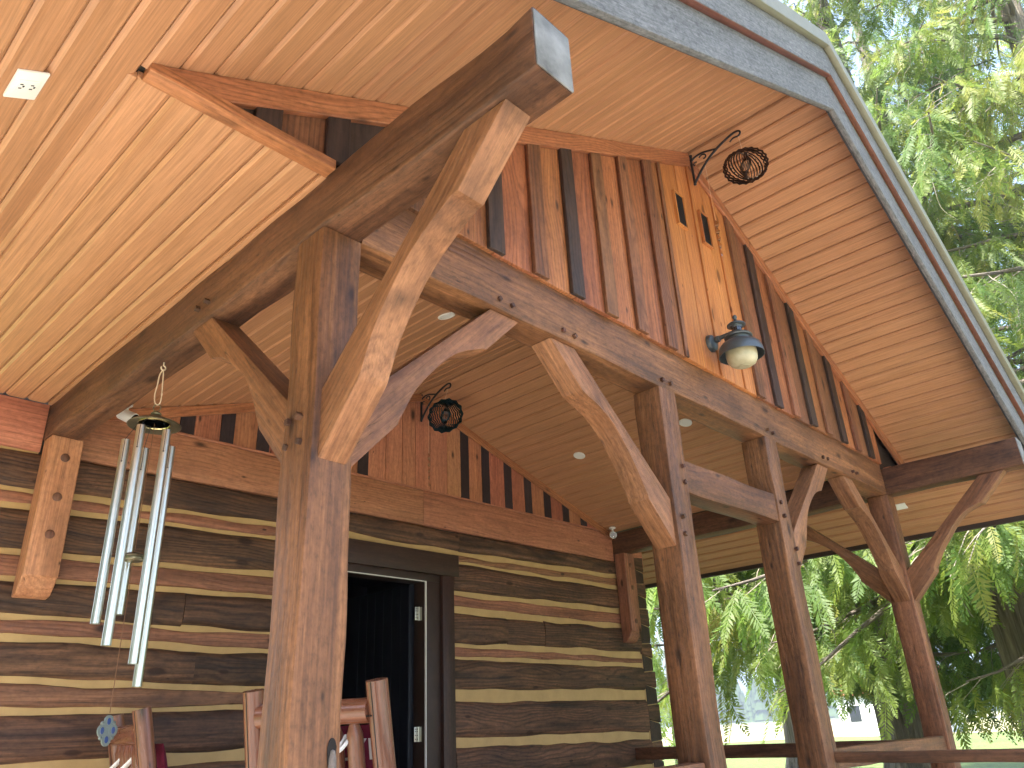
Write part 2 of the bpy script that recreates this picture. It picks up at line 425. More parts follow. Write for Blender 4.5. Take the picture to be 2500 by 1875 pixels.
def arc_band(name, r0, r1, a0, a1, z, mat, wob=0.0, n=24):
    c = CAM; P = []; Q = []
    for k in range(n + 1):
        a = RAD(a0 + (a1 - a0) * k / n); w = rng.uniform(-wob, wob)
        P.append((c[0] + (r0 + w) * math.sin(a), c[1] + (r0 + w) * math.cos(a), z))
        w = rng.uniform(-wob, wob)
        Q.append((c[0] + (r1 + w) * math.sin(a), c[1] + (r1 + w) * math.cos(a), z))
    mb = MB(); mb.put(P + Q, [(k, k + 1, n + 2 + k, n + 1 + k) for k in range(n)])
    return build(name, mb, mat, kind='structure', smooth=0)
arc_band('pond_bank', 19.5, 36, 40, 110, GND + 0.010, 'bank', 0.9, 40)
arc_band('pond', 21, 33.5, 40, 110, GND + 0.020, 'water', 0.4, 40)
arc_band('dry_field', 95, 210, 30, 120, GND + 0.03, 'field', 4)
arc_band('road', 225, 262, 30, 120, GND + 0.05, 'road', 1)
arc_band('far_field', 275, 700, 30, 120, GND + 0.03, 'field', 6)

# far tree line and hills
def far_trees():
    mb = MB(); r2 = random.Random(3)
    for i in range(900):
        a = RAD(r2.uniform(48, 92)); R = r2.uniform(640, 760)
        x, y = CAM[0] + R * math.sin(a), CAM[1] + R * math.cos(a)
        h = r2.uniform(14, 34) * (1.3 if r2.random() < .2 else 1); w = h * r2.uniform(.16, .30); v = []; f = []
        for l in range(4):
            z0 = GND + h * (0.06 + l * 0.22); z1 = GND + h * (0.42 + l * 0.2); rr = w * (1 - l * 0.22)
            b = len(v)
            for k in range(7):
                t = 2 * math.pi * k / 7 + l; q = r2.uniform(.75, 1.2)
                v.append((x + rr * q * math.cos(t), y + rr * q * math.sin(t), z0))
            v.append((x, y, z1)); f += [(b + k, b + (k + 1) % 7, b + 7) for k in range(7)]
        mb.put(v, f)
    return mb
M['farleaf'] = plain('far_foliage', (0.045, 0.07, 0.025), 1.0, 0, 0.1, 0.05, 0.4)
build('far_treeline', far_trees(), 'farleaf', kind='stuff', label='bluish distant line of conifers beyond the pale fields', cat='trees', smooth=0)
def unseen_grove():  # out-of-view conifers, added to block low skylight from the left
    mb = MB(); r2 = random.Random(9)
    for i in range(150):
        a = RAD(r2.uniform(238, 332)); R = r2.uniform(46, 62)
        x, y = CAM[0] + R * math.sin(a), CAM[1] + R * math.cos(a)
        h = r2.uniform(20, 32); w = h * r2.uniform(.16, .24); v = []; f = []
        for l in range(6):
            z0 = GND + h * (0.02 + l * 0.15); z1 = GND + h * (0.30 + l * 0.14); rr = w * (1 - l * 0.15); b = len(v)
            for k in range(11):
                t = 2 * math.pi * k / 11 + l; q = r2.uniform(.65, 1.2); v.append((x + rr * q * math.cos(t), y + rr * q * math.sin(t), z0 + r2.uniform(-.4, .3)))
            v.append((x, y, z1)); f += [(b + k, b + (k + 1) % 11, b + 11) for k in range(11)]
        mb.put(v, f)
    return mb
build('sky_block_grove', unseen_grove(), 'farleaf', kind='stuff', label='unseen belt of conifers on the left, added to block low skylight', cat='trees', smooth=0)
hm = MB(); hv = []; hf = []
na, nr = 60, 6
r3 = random.Random(11); ph = [r3.uniform(0, 6) for _ in range(8)]
for j in range(nr):
    R = 1500 + j * 500
    for i in range(na + 1):
        a = RAD(25 + 105 * i / na)
        base = [0, .45, .8, 1.0, .9, .5][j]
        hgt = 160 + 50 * math.sin(a * 7 + ph[0]) + 38 * math.sin(a * 17 + ph[1]) + 18 * math.sin(a * 41 + ph[2]) + 9 * math.sin(a * 83 + ph[3])
        hv.append((CAM[0] + R * math.sin(a), CAM[1] + R * math.cos(a), GND - 2 + base * hgt))
for j in range(nr - 1):
    for i in range(na): hf.append((j * (na + 1) + i, j * (na + 1) + i + 1, (j + 1) * (na + 1) + i + 1, (j + 1) * (na + 1) + i))
hm.put(hv, hf); build('hills', hm, 'hill', kind='structure', smooth=60)

# ---------------------------------------------------------------- the porch (timber frame + roof)
porch = empty('timber_porch', (0, 0, FLOOR), 'timber frame porch with curved braces, plank soffits and gabled roof', 'porch')
def stick(name, P0, P1, ea, eb, wa, wb, mat, parent=None, **kw):
    return build(name, MB().timber(P0, P1, ea, eb, wa, wb, **kw), mat, parent or porch)
X, Y, Z = (1, 0, 0), (0, 1, 0), (0, 0, 1)
posts = []
for x, w in ((0, PW), (3.22, .249), (5.075, .252), (W, PW)):
    p = stick('post', (x + w / 2, 0.13, FLOOR), (x + w / 2, 0.13, -0.002), X, Y, w, 0.26, 'timber', rad=0.014, jit=0.005)
    posts.append(p)
# plate beams along the depth, tie beam along the front
plateL = stick('plate_beam', (PW / 2, YF - 0.005, .175), (PW / 2, YW, .175), X, Z, PW, .35, 'beam', rad=0.022, jit=0.007)
plateR = stick('plate_beam', (W + PW / 2, YF - 0.005, HP / 2), (W + PW / 2, YW, HP / 2), X, Z, PW, HP, 'beam', rad=0.018, jit=0.005)
tie = stick('tie_beam', (PW + 0.001, 0.128, 0.24), (W - 0.001, 0.128, 0.24), Y, Z, 0.256, 0.476, 'timber', rad=0.016, jit=0.005)
collar = stick('collar_beam', (3.22 + .249, 0.13, -0.715), (5.075, 0.13, -0.715), Y, Z, 0.22, 0.27, 'timber')
for xb, pl in ((PW / 2, plateL), (W + PW / 2, plateR)):   # grey weathered ends
    build('beam_end', MB().box((xb - PW / 2 + .006, YF - 0.014, 0.006), (xb + PW / 2 - .006, YF - 0.0055, HP - 0.006), Y, 0.003), 'endgrain', pl)
# knee braces, all of one pattern
LOW = [(1.32, 0), (1.0, -.315)]; CURVE = [(.97, -.325), (.82, -.380), (.68, -.475), (.545, -.605), (.42, -.765), (.34, -.905), (.312, -.965)]
def brace(base, d, t, name='knee_brace', th=0.185, sc=1.0, seed=0):
    r = random.Random(seed)
    cur = [(p.x, p.y) for p in crom([(a + r.uniform(-.010, .010), b + r.uniform(-.010, .010)) for a, b in CURVE], 4)]
    prof = LOW + cur + [(.30, -1.0), (0.0, -1.31), (0.0, -0.95), (1.05, 0.0)]
    base, d, t = Vector(base), Vector(d), Vector(t)
    poly = [base + d * (a * sc) + Vector((0, 0, b * sc)) - t * (th / 2) for a, b in prof]
    mb = MB().prism(poly, t * th, d + Vector((0, 0, 1)), 0.012, 2)
    return build(name, mb, 'brace', porch, smooth=17)
zt = -0.004
brA = brace((PW / 2, -0.002, zt), (0, -1, 0), X, seed=1, th=0.165)
brB = brace((PW + .001, 0.125, zt), (1, 0, 0), Y, seed=2)
brC = brace((PW / 2, 0.262, zt), (0, 1, 0), X, seed=3)
brD = brace((3.219, 0.125, zt), (-1, 0, 0), Y, seed=4)
brE = brace((5.328, 0.125, zt), (1, 0, 0), Y, seed=5)
brF = brace((W - .001, 0.125, zt), (-1, 0, 0), Y, seed=6)
brG = brace((W + PW / 2, 0.262, zt), (0, 1, 0), X, seed=7)
brH = brace((W + PW / 2, -0.002, zt), (0, -1, 0), X, seed=8)
# square pegs
def peg(pos, n, parent):
    p = Vector(pos); s_ = 0.017; h = 0.024 + rng.uniform(-.006, .01)
    a = rng.uniform(0, 1.5)
    n = Vector(n); e1 = n.orthogonal().normalized(); e2 = n.cross(e1)
    q = [p - n * .03 + (e1 * math.cos(a + k * math.pi / 2) + e2 * math.sin(a + k * math.pi / 2)) * s_ * 1.3 for k in range(4)]
    build('peg', MB().prism(q, n * (h + .03), n, 0.003, 1), 'peg', parent)
for x, z in ((1.354, .078), (1.474, .073), (2.005, .075), (2.132, .07), (3.279, .066), (3.405, .069), (5.156, .083), (5.271, .076), (6.458, .077), (6.597, .087), (7.3, .08), (7.42, .083)):
    peg((x, 0, z), (0, -1, 0), tie)
for y, z in ((.1, -1.081), (.197, -1.084), (.091, -1.213), (.21, -1.212)): peg((0, y, z), (-1, 0, 0), posts[0])
for x, z in ((3.408, -.655), (3.412, -.788), (3.296, -1.086), (3.303, -1.218)): peg((x, 0, z), (0, -1, 0), posts[1])
for x, z in ((5.141, -.659), (5.149, -.79), (5.274, -1.087), (5.274, -1.223)): peg((x, 0, z), (0, -1, 0), posts[2])
for y, z in ((1.32, .1), (1.45, .1)): peg((0, y, z), (-1, 0, 0), plateL)
# hollow knot low on the near post
kp = []
for k in range(14):
    a = 2 * math.pi * k / 14
    kp.append((0.2 + (.021 + .004 * math.sin(3 * a)) * math.cos(a), -0.0015, -2.60 + (.085 + .01 * math.cos(2 * a)) * math.sin(a)))
build('knot_hollow', MB().prism(kp, (0, 0.004, 0), Z), 'void', posts[0])
build('knot', MB().lathe([(0.001, .055), (.010, .05), (.017, .02), (.018, -.02), (.012, -.05), (.001, -.058)], (0.203, -0.002, -2.625), 12), 'knob', posts[0])

# --- roof slabs (deck) just above the planks
def slope_pt(x, off=0.0): return ZR - K * abs(x - XR) + off
for xa, xb in ((XEL, XR), (XR, XE)):
    z0, z1 = slope_pt(xa, .036), slope_pt(xb, .036)
    poly = [(xa, YF + .02, z0), (xb, YF + .02, z1), (xb, YF + .02, z1 + .30), (xa, YF + .02, z0 + .30)]
    build('roof_deck', MB().prism(poly, (0, 13.5, 0), Y), 'roof', porch, smooth=0)
# --- plank ceilings
def plank_run(name, label, O, e1, e2, nrm, edges, L0, L1, parent, thick=0.03, ch=0.016, cdp=0.016, gap=.005):
    """ceiling part holding one board per interval of edges, measured along e1 from O; length along e2."""
    O, e1, e2, nrm = Vector(O), Vector(e1), Vector(e2), Vector(nrm)
    a, b = edges[0], edges[-1]
    poly = [O + e1 * a + e2 * L0 - nrm * .012, O + e1 * b + e2 * L0 - nrm * .012, O + e1 * b + e2 * L0 - nrm * .002, O + e1 * a + e2 * L0 - nrm * .002]
    c = build(name, MB().prism(poly, e2 * (L1 - L0), e2), 'soffit', parent, smooth=0)
    if label: c['label'] = label
    for i in range(len(edges) - 1):
        p, q = edges[i] + gap, edges[i + 1] - gap
        t = thick + rng.uniform(-.0015, .0015)
        sec = [(p, 0), (p, t - cdp), (p + ch, t), (q - ch, t), (q, t - cdp), (q, 0)]
        pts = [O + e1 * u + nrm * w + e2 * L0 for u, w in sec]
        build('plank', MB().prism(pts, e2 * (L1 - L0), e2), 'soffit', c, smooth=20)
    return c
cs, sn = 1 / math.hypot(1, K), K / math.hypot(1, K)
SP = 0.184
def edges(a, b, sp=SP):
    n = max(1, round((b - a) / sp)); return [a + (b - a) * i / n for i in range(n + 1)]
TH = 0.03
lr = (XE - XR) / cs
# planes: visible face at the fitted roof plane, boards reach up from it
nR = Vector((-sn, 0, -cs)); eR = Vector((cs, 0, -sn)); OR = Vector((XR, 0, ZR)) - nR * TH
nL = Vector((sn, 0, -cs)); eL = Vector((-cs, 0, -sn)); OL = Vector((XR, 0, ZR)) - nL * TH
split = (XR - XL) / cs
plank_run('overhang_ceiling', 'orange plank soffit under the right slope of the front overhang', OR, eR, Y, nR, edges(0.005, split), YF + .024, YG + .01, porch)
plank_run('overhang_ceiling', 'orange plank soffit under the left slope of the front overhang', OL, eL, Y, nL, edges(0.005, split), YF + .024, YG + .01, porch, ch=.021, gap=.0018)
plank_run('eave_soffit', 'sloping orange plank soffit along the right eave', OR, eR, Y, nR, edges(split + .001, lr), YF + .024, 7.5, porch)
plank_run('eave_soffit', 'sloping orange plank soffit along the left eave', OL, eL, Y, nL, edges(split + .001, lr), YF + .024, 7.5, porch, ch=.021, gap=.0018)
# flat soffit boxes either side of the plates
for (xa, xb, lab) in ((XL - .042, 0.012, 'flat orange soffit outside the left plate beam'), (W + PW - .012, 2 * XR - XL + .042, 'flat orange soffit outside the right plate beam')):
    ed = edges(xa + .04, xb - .042, .177)
    ZL = .336
    so = plank_run('flat_soffit', lab, (0, 0, ZL + TH), X, Y, (0, 0, -1), ed, YG + .055, YW - .03, porch, ch=0.021, gap=.0018)
    build('soffit_edge', MB().box((xa, YG + .055, ZL - .006), (xa + .039, YW - .03, ZL + .03), Y, .003), 'soffit', so)
    build('soffit_edge', MB().box((xb - .041, YG + .055, ZL - .006), (xb, YW - .03, ZL + .03), Y, .003), 'soffit', so)
# inner vault between the plates
ci, si = 1 / math.hypot(1, KI), KI / math.hypot(1, KI)
li = (XR - PW) / ci
OI = Vector((XR, 0, ZRI))
nRi, eRi = Vector((-si, 0, -ci)), Vector((ci, 0, -si)); nLi, eLi = Vector((si, 0, -ci)), Vector((-ci, 0, -si))
inR = plank_run('inner_ceiling', 'plank ceiling over the porch, right slope', OI - nRi * TH, eRi, Y, nRi, edges(.01, li - .005), .262, YW - .012, porch)
inL = plank_run('inner_ceiling', 'plank ceiling over the porch, left slope', OI - nLi * TH, eLi, Y, nLi, edges(.01, li - .005), .262, YW - .012, porch)

# --- barge boards at the front of the overhang
def slope_board(name, ya, yb, dz0, dz1, mat, parent, ends=(XEL - .05, XE + .05)):
    for xa, xb in ((ends[0], XR), (XR, ends[1])):
        f0 = lambda x: ZR - K * abs(x - XR)
        poly = [(xa, ya, f0(xa) + dz0), (xb, ya, f0(xb) + dz0), (xb, ya, f0(xb) + dz1), (xa, ya, f0(xa) + dz1)]
        d = Vector((xb - xa, 0, f0(xb) - f0(xa)))
        build(name, MB().prism(poly, (0, yb - ya, 0), d, 0.004, 1), mat, parent)
slope_board('barge_board', YF, YF - .05, -.43, -.03, 'barge', porch)
slope_board('barge_board', YF - .052, YF - .105, -.035, .325, 'barge', porch)
slope_board('board_edge', YF - .052, YF - .104, -.045, -.036, 'bargeunder', porch)
slope_board('drip_flashing', YF - .107, YF - .165, .29, .46, 'flash', porch)
slope_board('drip_flashing', YF - .03, YF - .107, .345, .46, 'flash', porch)
M['barge_shade'] = plain('dark_grey_shade', (0.055, 0.056, 0.062), 0.7, 0, 0.3, 20, 0.3)
slope_board('shade_channel', YF + .022, YF + .001, -.405, -.004, 'barge_shade', porch)  # soffit channel, darkened and widened to paint shade on the barge's inner face
for xa in (XE, XEL):     # eave fascia
    sgn = 1 if xa > 0 else -1
    z0 = slope_pt(XE)
    build('eave_fascia', MB().box((min(xa, xa + sgn * .06), YF + .02, z0 - .055), (max(xa, xa + sgn * .06), 7.5, z0 + .26), Y, .004), 'fascia', porch)

# --- outer gable wall above the tie beam
gable = build('gable_wall', MB().prism([(XL + .03, 0.03, ZL + .04), (2 * XR - XL - .03, 0.03, ZL + .04), (XR, 0.03, ZR + .02)], (0, 0.05, 0), X), 'b_dark', porch, smooth=0)
gable['label'] = 'board and batten gable above the front tie beam'
def siding(parent, y0, th, x0, x1, zb, ztop, mat, name, xr):
    xs = [x0] + ([xr] if x0 < xr < x1 else []) + [x1]
    top = [(x, y0, ztop(x)) for x in xs]
    if min(p[2] for p in top) < zb + .01: return
    zbj = zb + rng.uniform(-.006, .004)
    poly = [(x0, y0, zbj), (x1, y0, zbj)] + top[::-1]
    build(name, MB().prism(poly, (0, -th, 0), Z, 0.004, 1), mat, parent)
ZB = 0.395
zg = lambda x: zo(x) - .012
bc = [(-.84, 'b_brown'), (-.41, 'b_dark'), (.015, 'b_dark'), (.44, 'b_dark'), (.865, 'b_brown'), (1.29, 'b_dark'), (1.743, 'b_brown'), (2.157, 'b_dark'), (2.58, 'b_brown'), (3.0, 'b_brown'), (3.435, 'b_brown')]
rb = [(5.06, 'b_brown'), (5.45, 'b_dark'), (5.87, 'b_brown'), (6.3, 'b_dark'), (6.72, 'b_brown'), (7.15, 'b_dark'), (7.58, 'b_brown'), (8.0, 'b_dark')]
for c, mt in bc + rb: siding(gable, 0.0 - .036, .034, c - .075, c + .075, ZB if c > .1 else ZL + .06, zg, mt, 'batten', XR)
cuts = [-1.0] + [c for c, _ in bc]
bm_ = ['b_brown', 'b_dark', 'b_brown', 'b_dark', 'b_brown', 'b_red', 'b_red', 'b_red', 'b_red', 'b_red', 'b_red']
for i in range(len(cuts) - 1):
    zb = ZB if cuts[i + 1] > .2 else ZL + .06
    siding(gable, 0.03, .064, cuts[i] + .003, cuts[i + 1] - .003, zb, zg, bm_[i], 'board', XR)
for a, b, mt in ((3.438, 3.685, 'b_red'), (3.69, 4.028, 'b_gold'), (4.034, 4.29, 'b_gold'), (4.296, 4.555, 'b_gold'), (4.56, 4.75, 'b_gold'), (4.755, 5.055, 'b_gold')):
    siding(gable, 0.03, .064 + rng.uniform(0, .006), a, b, ZB, zg, mt, 'board', XR)
for a, b, mt in ((3.655, 3.71, 'b_brown'), (4.27, 4.315, 'b_gold'), (4.735, 4.78, 'b_gold')): siding(gable, -.036, .022, a, b, ZB, zg, mt, 'batten', XR)
cuts = [c for c, _ in rb] + [8.38]
for i, mt in zip(range(len(cuts) - 1), ['b_brown', 'b_red', 'b_brown', 'b_red', 'b_brown', 'b_red', 'b_brown', 'b_red']):
    siding(gable, 0.03, .064, cuts[i] + .003, cuts[i + 1] - .003, ZB, zg, mt, 'board', XR)
for sg in (-1, 1):      # sloping trim under the soffit
    drop = .165 if sg < 0 else .14
    zf = ZL + .03; xa = XR + sg * (XR - XL - .08); xc = XR + sg * ((ZR - drop - zf) / K)
    poly = [(xa, -.036, zf), (xa, -.036, zo(xa) - .003), (XR, -.036, ZR - .003), (XR, -.036, ZR - drop), (xc, -.036, zf)]
    build('slope_trim', MB().prism(poly, (0, -.045, 0), Vector((XR - xa, 0, ZR - zo(xa))), .004, 1), 'trim', gable)
for xa, xb in ((XL + .12, -.004), (W + PW + .004, 2 * XR - XL - .12)):
    build('foot_trim', MB().box((xa - .1, YG - .045, ZL - .010), (xb, YG + .054, ZL + .052), X, .004), 'trim', gable)
for xa in (3.985, 4.468):     # screened vents
    v = build('vent', MB().box((xa - .076, -.055, 1.93), (xa + .076, -.037, 2.31), Z, .002), 'screen', gable)
    fr = MB()
    for lo, hi in (((xa - .09, -.07, 2.31), (xa + .09, -.036, 2.324)), ((xa + .076, -.07, 1.93), (xa + .09, -.036, 2.31)), ((xa - .09, -.07, 1.93), (xa - .076, -.036, 2.31)), ((xa - .09, -.07, 1.916), (xa + .09, -.036, 1.93))):
        fr.box(lo, hi, Z)
    build('vent_frame', fr, 'b_gold', v)
    ms = MB()
    for k in range(1, 12): ms.box((xa - .076 + k * .01267 - .0012, -.0575, 1.93), (xa - .076 + k * .01267 + .0012, -.0555, 2.31))
    for k in range(1, 30): ms.box((xa - .076, -.0575, 1.93 + k * .01267 - .0012), (xa + .076, -.0555, 1.93 + k * .01267 + .0012))
    build('vent_mesh', ms, 'iron', v, smooth=0)
# --- rails and floor
rl = stick('rail', (PW + .002, .1, -2.865), (3.218, .1, -2.865), Y, Z, .12, .165, 'timber')
stick('rail', (5.329, .1, -2.875), (W - .002, .1, -2.875), Y, Z, .12, .165, 'timber')
stick('rail', (W + .1, .262, -2.905), (W + .1, YW - .04, -2.905), X, Z, .12, .16, 'beam')
stick('stair_rail', (5.30, -.003, -2.855), (5.30, -2.45, -2.87), X, Z, .10, .085, 'beam')
stick('stair_newel', (5.30, -2.55, GND), (5.30, -2.55, -2.70), X, Y, .18, .18, 'timber')
for i in range(30):
    y0 = -.12 + i * .1487
    build('floor_board', MB().box((-.12, y0, FLOOR - .06), (W + PW + .12, y0 + .1437, FLOOR - .001), X, .003), 'floor', porch)
build('floor_skirt', MB().box((-.1, -.1, GND - .1), (W + PW + .1, YW, FLOOR - .061), X), 'beam', porch)

# ---------------------------------------------------------------- log cabin
cabin = empty('log_cabin', (4.3, YW, GND), 'log cabin wall with cream chinking and an open dark doorway', 'cabin')
wall = build('log_wall', MB().box((-.57, YW + .035, GND), (3.02, YW + .3, ZL + .01)).box((4.9, YW + .035, GND), (9.2, YW + .3, ZL + .01)).box((3.02, YW + .035, -.42), (4.9, YW + .3, ZL + .01)), 'inside', cabin, smooth=0)
DXL, DXR = 3.0, 4.88
def zwave(n, amp):
    k = [rng.gauss(0, amp) for _ in range(n + 6)]
    return [(k[i] + 2 * k[i + 1] + 3 * k[i + 2] + 2 * k[i + 3] + k[i + 4]) / 5 for i in range(n)]
def log(xa, xb, ta, tb, ba, bb, mat, bulge=.03, name='log'):
    """hewn log from xa to xb; top runs ta->tb, bottom ba->bb"""
    n = max(4, int((xb - xa) / .12)); wt, wb_, wy = zwave(n, .010), zwave(n, .010), zwave(n, .006)
    v = []; f = []
    for i in range(n):
        u = i / (n - 1); x = xa + (xb - xa) * u
        zt_, zb_ = ta + (tb - ta) * u + wt[i], ba + (bb - ba) * u + wb_[i]
        h = zt_ - zb_
        for yy, w in ((.06, 0), (.018, .0), (-bulge * .55, .07), (-bulge, .2), (-bulge * 1.1, .5), (-bulge, .8), (-bulge * .55, .93), (.018, 1), (.06, 1)):
            v.append((x, YW + yy + (wy[i] if yy < 0 else 0), zt_ - h * w))
    m_ = 9
    for i in range(n - 1):
        for k in range(m_ - 1): f.append((i * m_ + k, i * m_ + k + 1, (i + 1) * m_ + k + 1, (i + 1) * m_ + k))
        f.append((i * m_ + m_ - 1, i * m_, (i + 1) * m_, (i + 1) * m_ + m_ - 1))
    f += [tuple(range(m_)), tuple(range((n - 1) * m_, n * m_))]
    build(name, MB().put(v, f, X), mat, wall, smooth=50)
def logs(xa, xb, ta, tb, ba, bb, mat, bulge, cuts_):
    e = [xa] + cuts_ + [xb]
    for a, b in zip(e, e[1:]):
        u, w = (a - xa) / (xb - xa), (b - xa) / (xb - xa)
        log(a + .002, b - .002, ta + (tb - ta) * u, ta + (tb - ta) * w, ba + (bb - ba) * u, ba + (bb - ba) * w, mat, bulge * rng.uniform(.8, 1.1))
def chink(xa, xb, ta, tb, ba, bb):
    n = max(4, int((xb - xa) / .15)); v = []; f = []
    for i in range(n):
        u = i / (n - 1); x = xa + (xb - xa) * u; a, b = ta + (tb - ta) * u + .03, ba + (bb - ba) * u - .03
        w = rng.uniform(-.002, .002)
        v += [(x, YW + .045, a), (x, YW + .012 + w, a), (x, YW + .004 + w, (a + b) / 2), (x, YW + .012 + w, b), (x, YW + .045, b)]
    for i in range(n - 1):
        for k in range(4): f.append((i * 5 + k, i * 5 + k + 1, i * 5 + 6 + k, i * 5 + 5 + k))
    build('chinking', MB().put(v, f, X), 'chink', wall, smooth=50)
# right bay rows: (top at 4.9, top at 8.3, kind)
R_ = [(-.115, -.105, 'log'), (-.362, -.301, 'c'), (-.426, -.368, 'red'), (-.491, -.486, 'c'), (-.523, -.539, 'log'), (-.884, -.823, 'c'), (-.922, -.912, 'red'), (-1.055, -1.075, 'c'),
      (-1.136, -1.138, 'log'), (-1.495, -1.48, 'c'), (-1.534, -1.564, 'red'), (-1.661, -1.64, 'c'), (-1.686, -1.707, 'log'), (-2.041, -2.033, 'c'), (-2.161, -2.169, 'log'),
      (-2.578, -2.624, 'c'), (-2.658, -2.721, 'log'), (-3.05, -3.08, 'c'), (-3.12, -3.15, 'log'), (-3.5, -3.5, 'c'), (-3.57, -3.57, 'log'), (-3.93, -3.93, 'end')]
XC = 8.9
def ext(a, b, x): return a + (b - a) * (x - 4.9) / 3.4
for (a0, a1, k), (b0, b1, _) in zip(R_, R_[1:]):
    e0, e1 = ext(a0, a1, XC), ext(b0, b1, XC)
    xs = DXR + .002
    if k == 'c': chink(DXR, XC - .004, a0, e0, b0, e1)
    elif k == 'log' and a0 == -.115: log(DXR + .12, XC, a0, e0, b0, e1, 'log')
    else: logs(xs, XC, a0, e0, b0, e1, 'log' if k == 'log' else 'redlog', .03 if k == 'log' else .012, {-1.136: [5.85, 6.6], -1.534: [7.3]}.get(a0, []))
# left bay rows: (top at 0, top at 2.3)
L_ = [(-.125, -.115, 'log'), (-.445, -.386, 'c'), (-.478, -.431, 'red'), (-.582, -.531, 'c'), (-.616, -.558, 'log'), (-.969, -.905, 'c'), (-1.003, -.956, 'red'), (-1.175, -1.143, 'c'), (-1.214, -1.181, 'log'),
      (-1.486, -1.499, 'c'), (-1.512, -1.528, 'red'), (-1.638, -1.671, 'c'), (-1.683, -1.706, 'log'), (-1.968, -2.02, 'c'), (-2.005, -2.059, 'red'), (-2.186, -2.192, 'c'), (-2.222, -2.229, 'log'),
      (-2.587, -2.56, 'c'), (-2.68, -2.64, 'log'), (-3.05, -3.02, 'c'), (-3.1, -3.08, 'log'), (-3.5, -3.5, 'c'), (-3.57, -3.57, 'log'), (-3.93, -3.93, 'end')]
el = lambda a, b, x: a + (b - a) * x / 2.3
for (a0, a1, k), (b0, b1, _) in zip(L_, L_[1:]):
    s0, e0, s1, e1 = el(a0, a1, -.57), el(a0, a1, DXL), el(b0, b1, -.57), el(b0, b1, DXL)
    if k == 'c': chink(-.57, DXL, s0, e0, s1, e1)
    else: logs(-.57, DXL, s0, e0, s1, e1, 'log' if k == 'log' else 'redlog', .03 if k == 'log' else .012, {-1.683: [1.62], -.616: [-.2], -1.214: [1.45]}.get(a0, []))
log(DXL + .002, DXR + .118, -.115, -.115, -.362, -.362, 'log')
chink(DXL, DXR + .12, -.36, -.36, -.425, -.425)
chink(-.57, -.01, -.105, -.105, -.13, -.13)
# dovetailed corner: ends of the side-wall logs, and the necks of the front logs between them
cz = [ext(a, b, XC) for a, b, _ in R_]
rows = [(R_[i][2], cz[i], cz[i + 1]) for i in range(len(R_) - 1)]
zc = 0.03
bounds = [0.02, -.42, -.82, -1.36, -1.78, -2.26, -2.78, -3.3, -3.9]
for i in range(len(bounds) - 1):
    a, b = bounds[i], bounds[i + 1]
    j = rng.uniform(-.015, .015); e = 9.20 + rng.uniform(-.02, .03)
    t_ = a - (a - b) * .36
    poly = [(XC - .01, YW - .028, a), (e, YW - .028, a + .02), (e, YW - .028, t_ - .05 + j), (XC - .01, YW - .028, t_ + j)]
    build('log_neck', MB().prism(poly, (0, .28, 0), X, .008, 1), 'log', wall)
    poly = [(XC + .022, YW - .012, t_ - .008 + j), (e, YW - .012, t_ - .066 + j), (e, YW - .012, b + .035), (XC + .022, YW - .012, b + .015)]
    build('log_end', MB().prism(poly, (0, .25, 0), Y, .008, 1), 'b_dark', wall)
    poly = [(XC - .002, YW + .002, a), (e - .02, YW + .002, a), (e - .02, YW + .002, b), (XC - .002, YW + .002, b)]
    build('chinking', MB().prism(poly, (0, .2, 0), X), 'chink', wall)
# header boards above the logs
for xa, xb in ((-.57, -.008), (PW + .002, 4.383), (4.389, W - .002), (W + PW + .002, 9.2)):
    build('header_board', MB().timber((xa, YW + .02, (HP - .11) / 2), (xb, YW + .02, (HP - .11) / 2), Y, Z, .09, HP + .108, rad=.01, jit=.003), 'header', wall)
build('ceiling_trim', MB().box((PW, YW - .045, HP), (W, YW + .04, HP + .022), X, .003), 'header', wall)
# corbels (half posts) under the plates
for x in (0, W):
    prof = [(0, -.002), (-.2, -.002), (-.2, -1.20), (-.175, -1.215), (-.15, -1.27), (-.085, -1.345), (0, -1.36)]
    poly = [(x + .006, YW - .03 + a, b) for a, b in prof]
    c = build('corbel', MB().prism(poly, (PW + .012, 0, 0), Z, .008, 1), 'header' if x == 0 else 'redlog', cabin)
    for z in (-.19, -.54, -.86 if x == 0 else -1.05):
        build('plug', MB().lathe([(.038, -.01), (.038, .006), (.03, .012), (.001, .014)], (x + .14, YW - .23, z), 16, 'y'), 'plug', c)
# inner gable on the log wall
ig = build('inner_gable', MB().prism([(PW, YW + .02, HP), (W, YW + .02, HP), (XR, YW + .02, ZRI + .02)], (0, .05, 0), X), 'b_ind', cabin, smooth=0)
ig['label'] = 'red board gable with dark battens above the doorway'
zi = lambda x: ZRI - KI * abs(x - XR) - .008
ib = [.42, .80, 1.25, 1.68, 2.1, 2.52, 2.95, 3.43, 5.124, 5.527, 5.977, 6.4, 6.826, 7.25, 7.68, 8.1]
for c in ib: siding(ig, YW - .016, .012, c - .077, c + .077, HP + .02, zi, 'b_ind', 'batten', XR)
ed = [PW + .01] + ib[:8]
for i in range(len(ed) - 1): siding(ig, YW + .02, .035, ed[i] + .003, ed[i + 1] - .003, HP + .02, zi, 'b_in', 'board', XR)
ed = [3.43, 3.773, 4.035, 4.251, 4.502, 4.807, 5.124]
for i in range(len(ed) - 1): siding(ig, YW + .02, .035 + rng.uniform(0, .005), ed[i] + .004, ed[i + 1] - .004, HP + .02, zi, 'b_inl', 'board', XR)
ed = ib[8:] + [W - .01]
for i in range(len(ed) - 1): siding(ig, YW + .02, .035, ed[i] + .003, ed[i + 1] - .003, HP + .02, zi, 'b_in', 'board', XR)
